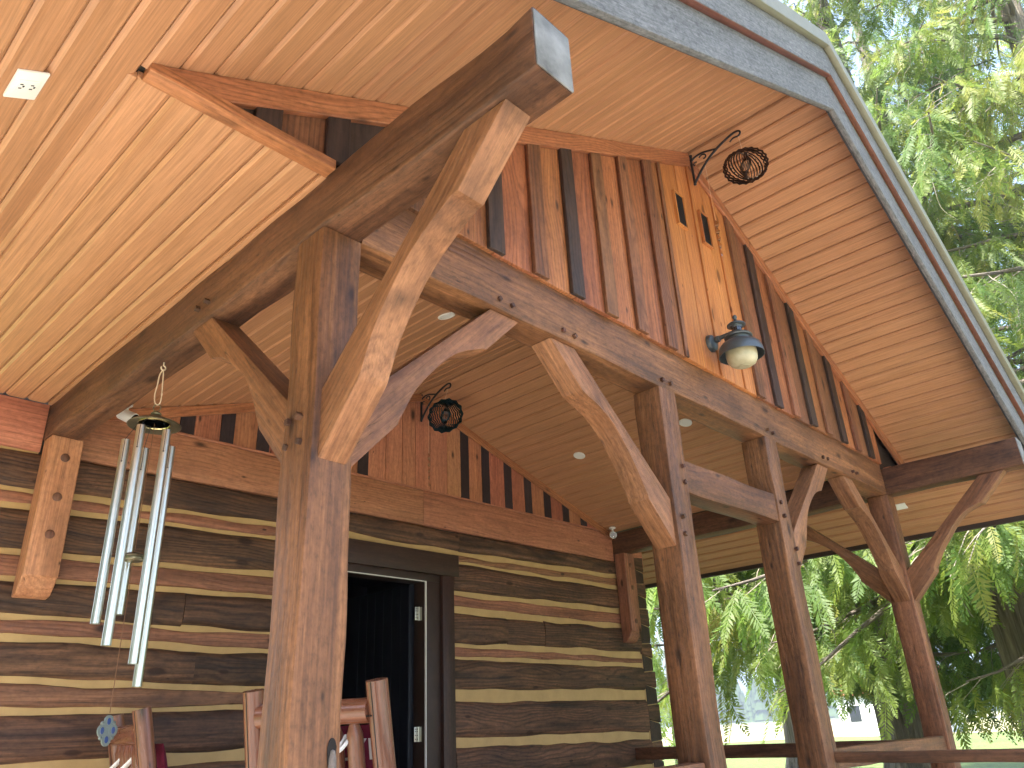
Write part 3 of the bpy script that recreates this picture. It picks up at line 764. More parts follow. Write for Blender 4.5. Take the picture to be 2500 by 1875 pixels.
for xa, xb in ((PW + .02, XR), (XR, W - .02)):
    f0 = lambda x: ZRI - KI * abs(x - XR)
    poly = [(xa, YW - .029, f0(xa) - .004), (xb, YW - .029, f0(xb) - .004), (xb, YW - .029, f0(xb) - .115), (xa, YW - .029, f0(xa) - .115)]
    build('slope_trim', MB().prism(poly, (0, -.028, 0), Vector((xb - xa, 0, f0(xb) - f0(xa))), .003, 1), 'trim', ig)
# doorway
dz = -.80
build('door_casing', MB().box((4.69, YW - .035, FLOOR), (DXR, YW + .12, -.705), Z, .004), 'door', cabin)
build('door_casing', MB().box((2.86, YW - .036, FLOOR), (3.0, YW + .12, -.705), Z, .004), 'door', cabin)
build('door_lintel', MB().box((2.86, YW - .045, -.704), (4.96, YW + .12, -.432), X, .004), 'door', cabin)
jamb = build('door_jamb', MB().box((4.46, YW + .015, FLOOR), (4.689, YW + .3, -.79), Z, .003).box((3.0, YW + .015, FLOOR), (3.08, YW + .3, -.79), Z, .003).box((3.0, YW + .016, -.789), (4.689, YW + .3, -.705), X, .003), 'fascia', cabin)
build('weatherstrip', MB().box((4.450, YW + .004, FLOOR), (4.459, YW + .03, -.80), Z).box((3.08, YW + .004, -.801), (4.459, YW + .03, -.793), X), 'weather', jamb)
dl = build('door_leaf', MB().box((4.33, YW + .17, FLOOR + .02), (4.40, YW + 1.52, dz - .02), Z, .004), 'navy', cabin)
for k in range(1, 8): build('door_board', MB().box((4.322, YW + .17 + k * .168 - .165, FLOOR + .03), (4.33, YW + .17 + k * .168, dz - .03), Z, .004), 'navy', dl)
for z in (-1.17, -2.51, -3.5):
    h = build('hinge', MB().box((4.372, YW + .115, z - .078), (4.452, YW + .122, z + .078), Z, .002).box((4.455, YW + .09, z - .078), (4.459, YW + .16, z + .078)).lathe([(.011, -.08), (.011, .08)], (4.43, YW + .112, z), 10), 'steel', dl)
    sc_ = MB()
    for q in (-.05, -.01, .03, .055):
        for xx in (4.386, 4.412): sc_.lathe([(.006, 0), (.006, .003)], (xx, YW + .115, z + q), 8, 'y')
    build('screw', sc_, 'iron', h)
rm = MB()
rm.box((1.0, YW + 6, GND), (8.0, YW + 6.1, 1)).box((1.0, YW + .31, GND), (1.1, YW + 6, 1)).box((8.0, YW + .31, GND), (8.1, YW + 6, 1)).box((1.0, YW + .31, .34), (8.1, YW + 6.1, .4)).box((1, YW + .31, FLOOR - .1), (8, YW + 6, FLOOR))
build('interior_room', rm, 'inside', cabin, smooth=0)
sw = MB().box((8.92, YW + .3, GND), (9.18, YW + 7, ZL)).box((-.55, YW + .3, GND), (-.3, YW + 7, ZL)).box((-.55, YW + 6.8, GND), (9.18, YW + 7, ZL))
build('side_wall', sw, 'log', cabin, smooth=0)

# ---------------------------------------------------------------- fittings
# wall lamp
lx, ly = 4.19, -0.315
lamp = empty('wall_lamp', (4.17, -.045, .69), 'grey barn style wall lamp with cream glass globe on the gable', 'lamp')
build('back_plate', MB().lathe([(.001, .055), (.05, .05), (.075, .035), (.085, .012), (.085, -.005)][::-1], (4.17, -.045, .69), 28, 'y'), 'lampmetal', lamp)
build('arm', MB().tube([(4.17, -.06, .70), (4.175, -.14, .715), (4.182, -.22, .72), (lx, ly + .04, .725)], .021, 12).lathe([(.03, -.02), (.034, 0), (.03, .02)], (4.172, -.12, .71), 14, 'y'), 'lampmetal', lamp)
build('finial', MB().lathe([(.001, .890), (.014, .886), (.021, .873), (.021, .860), (.014, .848), (.010, .842), (.017, .838), (.019, .830), (.012, .824)], (lx, ly, 0), 20), 'lampmetal', lamp)
build('cap', MB().lathe([(.012, .826), (.03, .822), (.048, .806), (.075, .796), (.085, .786), (.085, .778), (.055, .774), (.05, .760), (.05, .752)], (lx, ly, 0), 30), 'lampmetal', lamp)
build('sensor_window', MB().lathe([(.046, .752), (.046, .716)], (lx, ly, 0), 24), 'lens', lamp)
build('collar', MB().lathe([(.052, .716), (.056, .706), (.075, .694), (.1, .682), (.122, .672), (.128, .660), (.122, .650), (.098, .646), (.092, .630), (.095, .618)], (lx, ly, 0), 32), 'lampmetal', lamp)
build('lamp_shade', MB().lathe([(.09, .622), (.12, .612), (.16, .59), (.186, .56), (.198, .52), (.2035, .478), (.2035, .47), (.197, .47), (.192, .52), (.178, .558), (.15, .582), (.08, .60)], (lx, ly, 0), 44), 'lampmetal', lamp)
build('globe', MB().lathe([(.12, .585), (.136, .54), (.140, .48), (.134, .43), (.116, .395), (.085, .374), (.05, .366), (.048, .360), (.03, .358), (.001, .356)], (lx, ly, 0), 40), 'glass', lamp)

# scroll brackets with spinners and twisted tails
def bracket(ox, oy, oz, label):
    """wall at y=oy, foot of the bracket at z=oz"""
    P = lambda y, z: (ox, oy + y, oz + z)
    b = empty('scroll_bracket', P(0, 0), label, 'bracket', 'iron brackets for hanging spinners')
    build('wall_bar', MB().box((ox - .012, oy - .022, oz), (ox + .012, oy - .002, oz + .36), Z, .004).lathe([(.001, -.012), (.018, -.006), (.02, .008), (.001, .02)], P(-.012, .362), 14).lathe([(.001, -.02), (.016, -.008), (.014, .01), (.001, .014)], P(-.012, 0), 14), 'iron', b)
    st = [P(*p) for p in crom([(-.018, .01), (-.09, .09), (-.19, .19), (-.30, .272), (-.42, .325), (-.52, .352), (-.575, .345), (-.592, .315), (-.565, .288), (-.51, .292), (-.47, .27)], 5)] if False else \
         [P(p.x, p.y) for p in crom([(-.018, .01), (-.09, .10), (-.19, .20), (-.30, .272), (-.42, .325), (-.52, .352), (-.575, .345), (-.592, .315), (-.565, .288), (-.51, .295), (-.465, .27)], 5)]
    n = len(st); build('hook_arm', MB().tube(st, [.013 - .006 * (i / n) ** 2 for i in range(n)], 8), 'iron', b)
    up = [P(p.x, p.y) for p in crom([(-.02, .30), (-.06, .325), (-.14, .33), (-.22, .31), (-.31, .28)], 5)]
    build('upper_scroll', MB().tube(up, .010, 8), 'iron', b)
    c = [P(-.155 + (.055 - .0045 * k) * math.cos(.5 + k * .42) * 1.0, .262 + (.055 - .0045 * k) * math.sin(.5 + k * .42)) for k in range(11)]
    build('inner_scroll', MB().tube(c, .008, 8), 'iron', b)
    c = [P(-.05 + (.030 - .003 * k) * math.cos(2.4 - k * .5), .235 + (.030 - .003 * k) * math.sin(2.4 - k * .5)) for k in range(9)]
    build('inner_scroll', MB().tube(c, .007, 8), 'iron', b)
    return b
bracket(4.345, -.075, 2.62, 'black iron scroll bracket at the peak of the outer gable')
bracket(4.33, YW - .03, 1.285, 'black iron scroll bracket under the peak of the inner gable')
def spinner(c, R, nr, hook, mat, label, twist, rot, teeth, crescent):
    s_ = empty('wind_spinner', c, label, 'wind spinner')
    c = Vector(c)
    build('hanging_wire', MB().tube([hook, c + Vector((0, 0, R * 1.0))], .0022, 6), 'wire', s_)
    for i in range(nr):
        rr = R * (1 - i / nr * .72); a = RAD(rot + twist * i)
        e = Vector((math.cos(a), math.sin(a), 0)); v = []; f = []; nn = teeth * 2
        wd = R * .066
        for k in range(nn):
            t = 2 * math.pi * k / nn; z = math.cos(t); x = math.sin(t)
            zig = (1.05 if k % 2 else .97) if not crescent else (1.06 if (k % 2 and i < 3) else 1.0)
            ro, ri = rr * zig, rr * zig - wd * (1.5 if i < 2 else 1)
            n_ = Vector((-e.y, e.x, 0)) * .0025
            for q, sg in ((ro, 1), (ri, 1), (ri, -1), (ro, -1)): v.append(c + e * (x * q) + Vector((0, 0, z * q)) + n_ * sg)
        for k in range(nn):
            for q in range(4): f.append((k * 4 + q, k * 4 + (q + 1) % 4, ((k + 1) % nn) * 4 + (q + 1) % 4, ((k + 1) % nn) * 4 + q))
        build('ring', MB().put(v, f), mat, s_, smooth=0)
    if crescent:
        for i in range(20):
            t = 2 * math.pi * i / 20; a = RAD(rot + twist * 3)
            p = c + Vector((math.cos(a) * math.sin(t), math.sin(a) * math.sin(t), math.cos(t))) * R * .74
            build('bead', MB().lathe([(.001, -.010), (.008, -.006), (.010, 0), (.008, .006), (.001, .010)], p, 8), 'silver', s_)
    return s_
spinner((4.36, -.645, 2.53), .215, 15, (4.345, -.64, 2.905), 'bronze', 'dark bronze beaded wind spinner hanging outside the gable', 10.5, -70, 22, True)
spinner((4.335, YW - .51, 1.212), .232, 16, (4.33, YW - .57, 1.57), 'teal', 'dark teal zigzag wind spinner hanging inside the porch', 11.0, -60, 14, False)
def tail(x, y, z0, z1, ztop, label):
    tl = empty('twist_tail', (x, y, z0), label, 'ornament', 'twisted metal tails')
    build('thread', MB().tube([(x, y, ztop), (x, y, z0)], .0012, 5), 'wire', tl)
    v = []; f = []; n = 70
    for i in range(n):
        u = i / (n - 1); w = (.042 * (1 - u) + .014) * (.35 + .65 * abs(math.sin(u * 5.3 * math.pi + .4))) ; a = u * 5.3 * math.pi
        z = z0 + (z1 - z0) * u; e = Vector((math.cos(a), math.sin(a), 0)) * w * .6
        v += [Vector((x, y, z)) + e, Vector((x, y, z)) - e]
    for i in range(n - 1): f.append((2 * i, 2 * i + 1, 2 * i + 3, 2 * i + 2))
    build('ribbon', MB().put(v, f), 'silver', tl, smooth=60)
tail(4.345, -.235, 2.07, 1.62, 2.83, 'twisted silver tail hanging in front of the gable vents')
tail(4.33, YW - .19, .785, .335, 1.49, 'twisted silver tail hanging inside over the doorway')

# recessed lights
def can_light(c, n, label):
    n = Vector(n).normalized(); c = Vector(c); e1 = n.orthogonal().normalized(); e2 = n.cross(e1)
    o = empty('recessed_light', c, label, 'ceiling light', 'recessed porch lights')
    def ring(r, h): return [c + (e1 * math.cos(2 * math.pi * k / 28) + e2 * math.sin(2 * math.pi * k / 28)) * r + n * h for k in range(28)]
    def loft(pr):
        v = []; f = []
        for r, h in pr: v += ring(r, h)
        for i in range(len(pr) - 1):
            for k in range(28): f.append((i * 28 + k, i * 28 + (k + 1) % 28, (i + 1) * 28 + (k + 1) % 28, (i + 1) * 28 + k))
        f.append(tuple(range((len(pr) - 1) * 28, len(pr) * 28))); return MB().put(v, f)
    build('trim_ring', loft([(.083, -.005), (.083, .008), (.078, .012), (.060, .011), (.056, .006)]), 'white', o)
    build('diffuser', loft([(.056, .007), (.02, .0095), (.002, .010)]), 'white', o)
can_light((2.39, 1.655, ZRI - KI * (XR - 2.39)), nLi, 'white recessed light behind the curved brace on the left ceiling slope')
can_light((6.404, 3.316, ZRI - KI * (6.404 - XR)), nRi, 'white recessed light on the right ceiling slope nearest the log wall')
can_light((6.44, 1.6, ZRI - KI * (6.44 - XR)), nRi, 'white recessed light just right of the second post top')
# outlet plates
def plate(c, eu, ev, n, w, h, label, dup_=True):
    c, eu, ev, n = Vector(c), Vector(eu).normalized(), Vector(ev).normalized(), Vector(n).normalized()
    o = empty('outlet_plate', c, label, 'outlet')
    q = lambda a, b, d=0: c + eu * a + ev * b + n * d
    build('cover', MB().prism([q(-w / 2, -h / 2), q(w / 2, -h / 2), q(w / 2, h / 2), q(-w / 2, h / 2)], n * .012, Z, .003), 'white', o)
    if dup_:
        rcp = build('receptacle', MB().prism([q(-w * .22, -h * .34, .0125), q(w * .22, -h * .34, .0125), q(w * .22, h * .34, .0125), q(-w * .22, h * .34, .0125)], n * .004, Z, .002), 'white', o)
        for b in (-.17, .17):
            for a, bb, ww, hh in ((-.07, b - .03, .018, .05), (.07, b - .03, .018, .05), (0, b + .055, .03, .03)):
                build('slot', MB().prism([q(w * a - w * ww, h * (bb - hh), .0166), q(w * a + w * ww, h * (bb - hh), .0166), q(w * a + w * ww, h * (bb + hh), .0166), q(w * a - w * ww, h * (bb + hh), .0166)], n * .001, Z), 'iron', rcp, smooth=0)
plate((-1.42, .203, ZR - K * (XR + 1.42)), (0, 1, 0), (cs, 0, sn), nL, .205, .128, 'white outlet cover on the bright left eave soffit')
plate((10.01, .335, ZR - K * (10.01 - XR)), (0, 1, 0), (cs, 0, -sn), nR, .16, .125, 'small white cover on the right eave soffit behind the corner post', False)
# bullet cameras
def bullet(c, n, aim, label):
    c, n, aim = Vector(c), Vector(n).normalized(), Vector(aim).normalized()
    o = empty('security_camera', c, label, 'camera', 'white bullet cameras')
    build('mount', MB().tube([c, c + n * .02, c + n * .028], [.052, .052, .035], 20).tube([c + n * .02, c + n * .075, c + n * .095], [.017, .017, .02], 12), 'white', o)
    b0 = c + n * .115 - aim * .08
    build('housing', MB().tube([b0, b0 + aim * .015, b0 + aim * .15, b0 + aim * .175], [.04, .052, .057, .057], 24), 'white', o)
    build('camera_lens', MB().tube([b0 + aim * .172, b0 + aim * .178, b0 + aim * .1785], [.050, .050, .001], 24), 'lens', o)
    e = aim.orthogonal()
    build('indicator', MB().tube([b0 + aim * .178 - Vector((0, 0, .03)), b0 + aim * .181 - Vector((0, 0, .03))], .006, 8), 'white', o)
bullet((8.22, 4.17, ZRI - KI * (8.22 - XR)), (0, 0, -1), (-.75, -.62, -.30), 'white bullet camera hanging by the right plate beam at the wall')
bullet((.545, 4.04, .345 + .06), (.1, 0, -1), (.55, -.68, -.45), 'white bullet camera partly behind the wind chime cap')

# ---------------------------------------------------------------- wind chime
cx, cy = .1, 2.158
chime = empty('wind_chime', (cx, cy, 0), 'silver tube wind chime hanging from the left plate beam', 'wind chime')
build('hook', MB().tube([(cx, cy, .03), (cx, cy, -.025)] + [(cx + .016 * math.sin(a), cy - .002, -.043 + .018 * math.cos(a)) for a in np.linspace(0, 5.2, 14)], .005, 8), 'wire', chime)
lp = [Vector((cx, cy, 0)) + Vector(CR) * a + Vector((0, 0, b)) for a, b in ((0, -.055), (-.018, -.1), (-.022, -.17), (-.03, -.25), (-.022, -.31), (0, -.33), (.016, -.31), (.018, -.24), (.012, -.15), (.008, -.09), (0, -.055))]
build('loop_cord', MB().tube([tuple(p) for p in crom(lp, 4)], .0045, 7), 'wire', chime)
build('top_ring', MB().tube([Vector((cx, cy, -.352)) + Vector(CR) * .026 * math.cos(a) + Vector((0, 0, .026 * math.sin(a))) for a in np.linspace(0, 2 * math.pi, 22)], .0042, 7), 'antique', chime)
build('chime_cap', MB().lathe([(.001, -.372), (.012, -.375), (.014, -.385), (.03, -.39), (.036, -.40), (.034, -.408), (.055, -.425), (.075, -.44), (.105, -.452), (.15, -.468), (.172, -.482), (.175, -.488), (.170, -.490), (.13, -.477), (.105, -.47)], (cx, cy, 0), 44), 'antique', chime)
build('cap_rim', MB().lathe([(.105, -.470), (.104, -.476), (.100, -.477), (.096, -.470), (.07, -.452), (.03, -.432), (.001, -.428)], (cx, cy, 0), 36), 'brassin', chime)
fr2 = Vector((cx - CAM[0], cy - CAM[1], 0)).normalized(); cr2 = Vector((fr2.y, -fr2.x, 0))
for la, de, zt_, zb_ in ((.128, .085, -.60, -2.175), (.084, -.125, -.555, -2.06), (-.078, -.135, -.545, -1.955), (-.16, .03, -.60, -1.81), (-.036, .15, -.61, -1.735)):
    p = Vector((cx, cy, 0)) + cr2 * la + fr2 * de
    r = .0285
    tb = build('chime_tube', MB().lathe([(r - .004, zb_ + .05), (r - .004, zb_), (r, zb_), (r, zt_), (r - .004, zt_), (r - .004, zt_ - .05)], (p.x, p.y, 0), 28), 'chrome', chime)
    zz_ = zt_ - .16; d = (Vector((cx, cy, 0)) - p).normalized()
    q = p - fr2 * (r + .001) + cr2 * -.006
    build('tube_cord', MB().tube([Vector((cx, cy, -.45)) + (p - Vector((cx, cy, 0))) * .55, (q.x, q.y, zt_ - .005), (q.x, q.y, zz_)], .0022, 5).lathe([(.001, -.006), (.006, 0), (.001, .006)], (q.x, q.y, zz_), 8), 'iron', tb)
build('clapper_cord', MB().tube([(cx, cy, -.43), (cx, cy, -2.325)], .0024, 5), 'string', chime)
build('clapper', MB().lathe([(.001, -1.372), (.05, -1.374), (.062, -1.384), (.064, -1.392), (.058, -1.398), (.064, -1.404), (.062, -1.414), (.05, -1.424), (.02, -1.428), (.001, -1.428)], (cx, cy, 0), 28), 'antique', chime)
sl_ = MB(); gl = MB(); sc_ = Vector((cx, cy, -2.42)); su = (cr2 * .85 + fr2 * .52).normalized()
def disc(mb, c, a, b, t, nrm, e, n=20):
    poly = [c + e * (a * math.cos(2 * math.pi * k / n)) + Vector((0, 0, b * math.sin(2 * math.pi * k / n))) - nrm * t / 2 for k in range(n)]
    mb.prism(poly, nrm * t, Z, .002, 1)
sn_ = su.cross(Vector((0, 0, 1))).normalized()
for dx, dzz in ((0, .050), (-.034, 0), (.034, 0), (0, -.050)):
    disc(sl_, sc_ + su * dx + Vector((0, 0, dzz)), .029, .036, .012, sn_, su)
    disc(gl, sc_ + su * dx + Vector((0, 0, dzz)), .013, .020, .015, sn_, su)
disc(sl_, sc_, .035, .05, .011, sn_, su)
for dx, dzz in ((-.036, .040), (.036, .040), (-.036, -.040), (.036, -.040)):
    p = sc_ + su * dx + Vector((0, 0, dzz)); sl_.lathe([(.001, -.012), (.009, -.008), (.012, 0), (.009, .008), (.001, .012)], p, 10)
sail = build('wind_sail', sl_, 'sail', chime); build('sail_glass', gl, 'blueglass', sail)

# ---------------------------------------------------------------- rocking chairs
def chair(org, yaw, label, clabel, word):
    """origin: top of the back between its posts; local +x is the way it faces, +y to its left"""
    ca, sa = math.cos(yaw), math.sin(yaw); O = Vector(org)
    def L(x, y, z): return O + Vector((ca * x - sa * y, sa * x + ca * y, z))
    H = FLOOR - org[2]                      # floor below the top
    lean = .215
    base = L(.5, 0, H)
    ch = empty('rocking_chair', base, label, 'chair', 'log rocking chairs on the porch')
    hw = .44
    def logt(name, P, r, par=ch, n=18):
        return build(name, MB().tube(P, r, n), 'chair', par, smooth=40)
    for s_ in (-1, 1):
        top = L(-.02, s_ * hw, .02 if s_ > 0 else .03); bot = L(-.02 - lean * H * .99, s_ * (hw + .02), H * .93)
        pst = logt('back_post', [top.lerp(bot, k / 6) for k in range(7)], .066)
        d = (bot - top).normalized(); nrm = Vector(CF) * -1
        e = (nrm - d * nrm.dot(d)).normalized(); side = d.cross(e)
        g = [top + d * .004 + (e * .92 + side * .39) * .0635, top + d * 1.1 + (e * .92 + side * .39) * .0635]
        build('groove', MB().tube(g, .0045, 6), 'void', pst)
        bl = build('bolt', MB().tube([top + d * .13 + side * -.06 * s_ , top + d * .13 + side * -.069 * s_], .014, 14), 'wire', pst)
        logt('rocker', [tuple(p) for p in crom([L(-.55, s_ * hw, H + .16), L(-.2, s_ * hw, H + .07), L(.3, s_ * hw, H + .05), L(.8, s_ * hw, H + .07), L(1.15, s_ * hw, H + .13)], 4)], .05)
        logt('front_leg', [L(1.02, s_ * (hw + .03), H + .1), L(.98, s_ * (hw + .03), H + .98)], .058)
        logt('arm_rest', [L(.22, s_ * (hw + .03), H + .92), L(1.1, s_ * (hw + .03), H + 1.0)], .06)
    zc_ = -.135; xo = -.02 + lean * .135
    cr_ = logt('crest_rail', [L(xo, -hw + .05, zc_), L(xo, hw - .05, zc_)], .072)
    a = L(xo, -hw + .05, zc_); b = L(xo, hw - .05, zc_); vd = (Vector(CAM) - O).normalized()
    tng = (b - a).normalized(); up = (Vector((0, 0, 1)) - vd * vd.z).normalized()
    build('groove', MB().tube([a + vd * .066 - up * .03, b + vd * .066 - up * .03], .0045, 6), 'void', cr_)
    lo = [L(xo - .02 + lean * .9, -hw, -1.02), L(xo - .02 + lean * .9, hw, -1.02)]
    logt('lower_rail', lo, .055)
    for i in range(5):
        y = -hw + .17 + i * (2 * hw - .34) / 4
        t0, t1 = L(xo + .01, y, zc_ - .05), L(xo + lean * .86, y, -1.0)
        pr = [(0, .022), (.09, .048), (.16, .05), (.7, .05), (.9, .035), (1, .022)]
        logt('spindle', [t0.lerp(t1, u) for u, _ in pr], [r for _, r in pr])
    for i in range(6):
        x = .3 + i * .13
        build('seat_slat', MB().tube([L(x, -hw, H + .70 + i * .02), L(x, hw, H + .70 + i * .02)], .06, 14), 'chair', ch)
    # cushion on the far side of the spindles, tied with rope
    cu = empty('chair_cushion', L(.3, 0, -1.0), clabel, 'cushion', 'crimson chair cushions')
    n1, n2 = 14, 14; v = []; f = []
    ctr = lambda u, w, t: L(xo + .115 + lean * (.27 + w * .62) + t, (u - .5) * .74, zc_ - .075 - w * .74)
    for sgn in (-1, 1):
        for i in range(n1 + 1):
            for j in range(n2 + 1):
                u, w = i / n1, j / n2; puff = (max(0, 1 - abs(2 * u - 1) ** 4) * max(0, 1 - abs(2 * w - 1) ** 4)) ** .5
                v.append(ctr(u, w, sgn * .055 * puff))
    q = (n1 + 1) * (n2 + 1)
    for sgn in range(2):
        for i in range(n1):
            for j in range(n2):
                a_ = sgn * q + i * (n2 + 1) + j; f.append((a_, a_ + n2 + 1, a_ + n2 + 2, a_ + 1))
    build('cushion_cover', MB().put(v, f), 'crimson', cu, smooth=60)
    cur = bpy.data.curves.new('print', 'FONT'); cur.body = word; cur.size = .17 * S; cur.align_x = 'LEFT'; cur.extrude = .001
    to = bpy.data.objects.new('print', cur); COL.objects.link(to)
    dg = bpy.context.evaluated_depsgraph_get(); me = bpy.data.meshes.new_from_object(to.evaluated_get(dg))
    bpy.data.objects.remove(to)
    ox, oy = L(0, -1, 0) - L(0, 0, 0), L(lean * -1, 0, 1) - L(0, 0, 0)
    pos = ctr(.40, .26, -.066)
    vv = [pos + ox * (p.co.x / S) + oy * (p.co.y / S) - (L(1, 0, 0) - L(0, 0, 0)) * (p.co.z / S) for p in me.vertices]
    build('print', MB().put(vv, [tuple(p.vertices) for p in me.polygons]), 'ink', cu, smooth=0)
    for y in (-.13, .24):
        rp = [L(xo + .06, y - .06, zc_ - .13), L(xo - .03, y - .03, zc_ - .23), L(xo - .065, y + .02, zc_ - .26), L(xo - .03, y - .09, zc_ - .20), L(xo + .07, y - .13, zc_ - .08)]
        rope = build('tie_rope', MB().tube([tuple(p) for p in crom(rp, 5)], .0115, 8), 'rope', cu)
        k = L(xo - .075, y + .02, zc_ - .265)
        build('knot', MB().lathe([(.001, -.03), (.022, -.02), (.028, 0), (.022, .02), (.001, .03)], k, 10).tube([k, k + Vector((-.01, .02, -.1)), k + Vector((.0, .03, -.24))], .011, 8).tube([k, k + Vector((-.005, -.02, -.12)), k + Vector((.0, -.015, -.27))], .011, 8), 'rope', rope)
    return ch
chair((0.985, 1.35, -2.245), RAD(23), 'log rocking chair behind the near post, in front of the doorway', 'crimson cushion with white letters on the chair by the doorway', 'CYL')
chair((.83, 3.66, -2.285), RAD(-10), 'log rocking chair under the wind chime by the log wall', 'crimson cushion on the chair beneath the wind chime', 'L')

# ---------------------------------------------------------------- cedar trees
def leaf_mat():
    t = NT('cedar_foliage')
    at = t.add('Attribute', attribute_name='tint'); sep = t.add('SeparateXYZ'); t.link(at.outputs['Vector'], sep.inputs[0])
    c = t.ramp(sep.outputs[0], [(0.0, (0.038, 0.080, 0.020)), (0.45, (0.085, 0.150, 0.028)), (0.80, (0.160, 0.205, 0.038)), (0.93, (0.21, 0.22, 0.045)), (1.0, (0.30, 0.235, 0.085))])
    t.link(c, t.b.inputs['Base Color']); t.b.inputs['Roughness'].default_value = 0.55
    tr = t.add('BsdfTranslucent'); hs = t.add('HueSaturation'); hs.inputs['Value'].default_value = 2.5; hs.inputs['Hue'].default_value = 0.485
    t.link(c, hs.inputs['Color']); t.link(hs.outputs[0], tr.inputs[0])
    mx = t.add('MixShader'); mx.inputs[0].default_value = 0.5
    t.link(t.b.outputs[0], mx.inputs[1]); t.link(tr.outputs[0], mx.inputs[2])
    t.link(mx.outputs[0], t.n['Material Output'].inputs[0]); return t.m
def bark_mat():
    t = NT('cedar_bark'); at = t.add('Attribute', attribute_name='gc')
    g = t.vmath('MULTIPLY', at.outputs['Vector'], (0.8, 16, 16)); n = t.noise(g, 1.0, 6, 0.65, 0.7)
    c = t.ramp(n, [(0.3, (0.055, 0.042, 0.034)), (0.55, (0.19, 0.155, 0.125)), (0.8, (0.34, 0.29, 0.245))])
    t.link(c, t.b.inputs['Base Color']); t.b.inputs['Roughness'].default_value = 0.9; t.bump(n, 1.0, 0.05); return t.m
M['leaf'] = leaf_mat(); M['bark'] = bark_mat()
M['twig'] = plain('pale_twig', (0.34, 0.29, 0.24), 0.85, 0, 0.2, 6, 0.2)

def frond_variants(r):
    """flat drooping sprays in metres: rachis along +x, hanging towards -z at the tip"""
    out = []
    for q in range(5):
        V = []; F = []
        L = 1.0; n = 15
        for i in range(n):
            u = (i + .6) / n
            wlen = (.28 * math.sin(min(1, u * 2.2) * math.pi / 2) * (1 - u) ** .65 + .045) * r.uniform(.75, 1.15)
            for sd_ in (-1, 1):
                x0 = u * L + (0.02 if sd_ > 0 else 0); z0 = -.16 * u * u
                ang = RAD(r.uniform(38, 58)); dx, dy = math.cos(ang), math.sin(ang) * sd_
                x1, y1 = x0 + dx * wlen, dy * wlen; z1 = z0 - wlen * r.uniform(.15, .55)
                hw = .017 + .010 * r.random(); px, py = -dy * hw, dx * hw
                b = len(V); mx_, my_, mz_ = x0 + (x1 - x0) * .45, y1 * .45, z0 + (z1 - z0) * .38
                V += [(x0, 0, z0), (mx_ + px, my_ + py, mz_), (x1, y1, z1), (mx_ - px, my_ - py, mz_)]
                F += [(b, b + 1, b + 2, b + 3)]
        b = len(V)
        V += [(0, -.008, 0), (0, .008, 0), (.5, .008, -.04), (.5, -.008, -.04), (1.04, .004, -.18), (1.04, -.004, -.18)]
        F += [(b, b + 1, b + 2, b + 3), (b + 3, b + 2, b + 4, b + 5)]
        out.append((np.array(V), np.array(F)))
    return out
FR = frond_variants(random.Random(5))

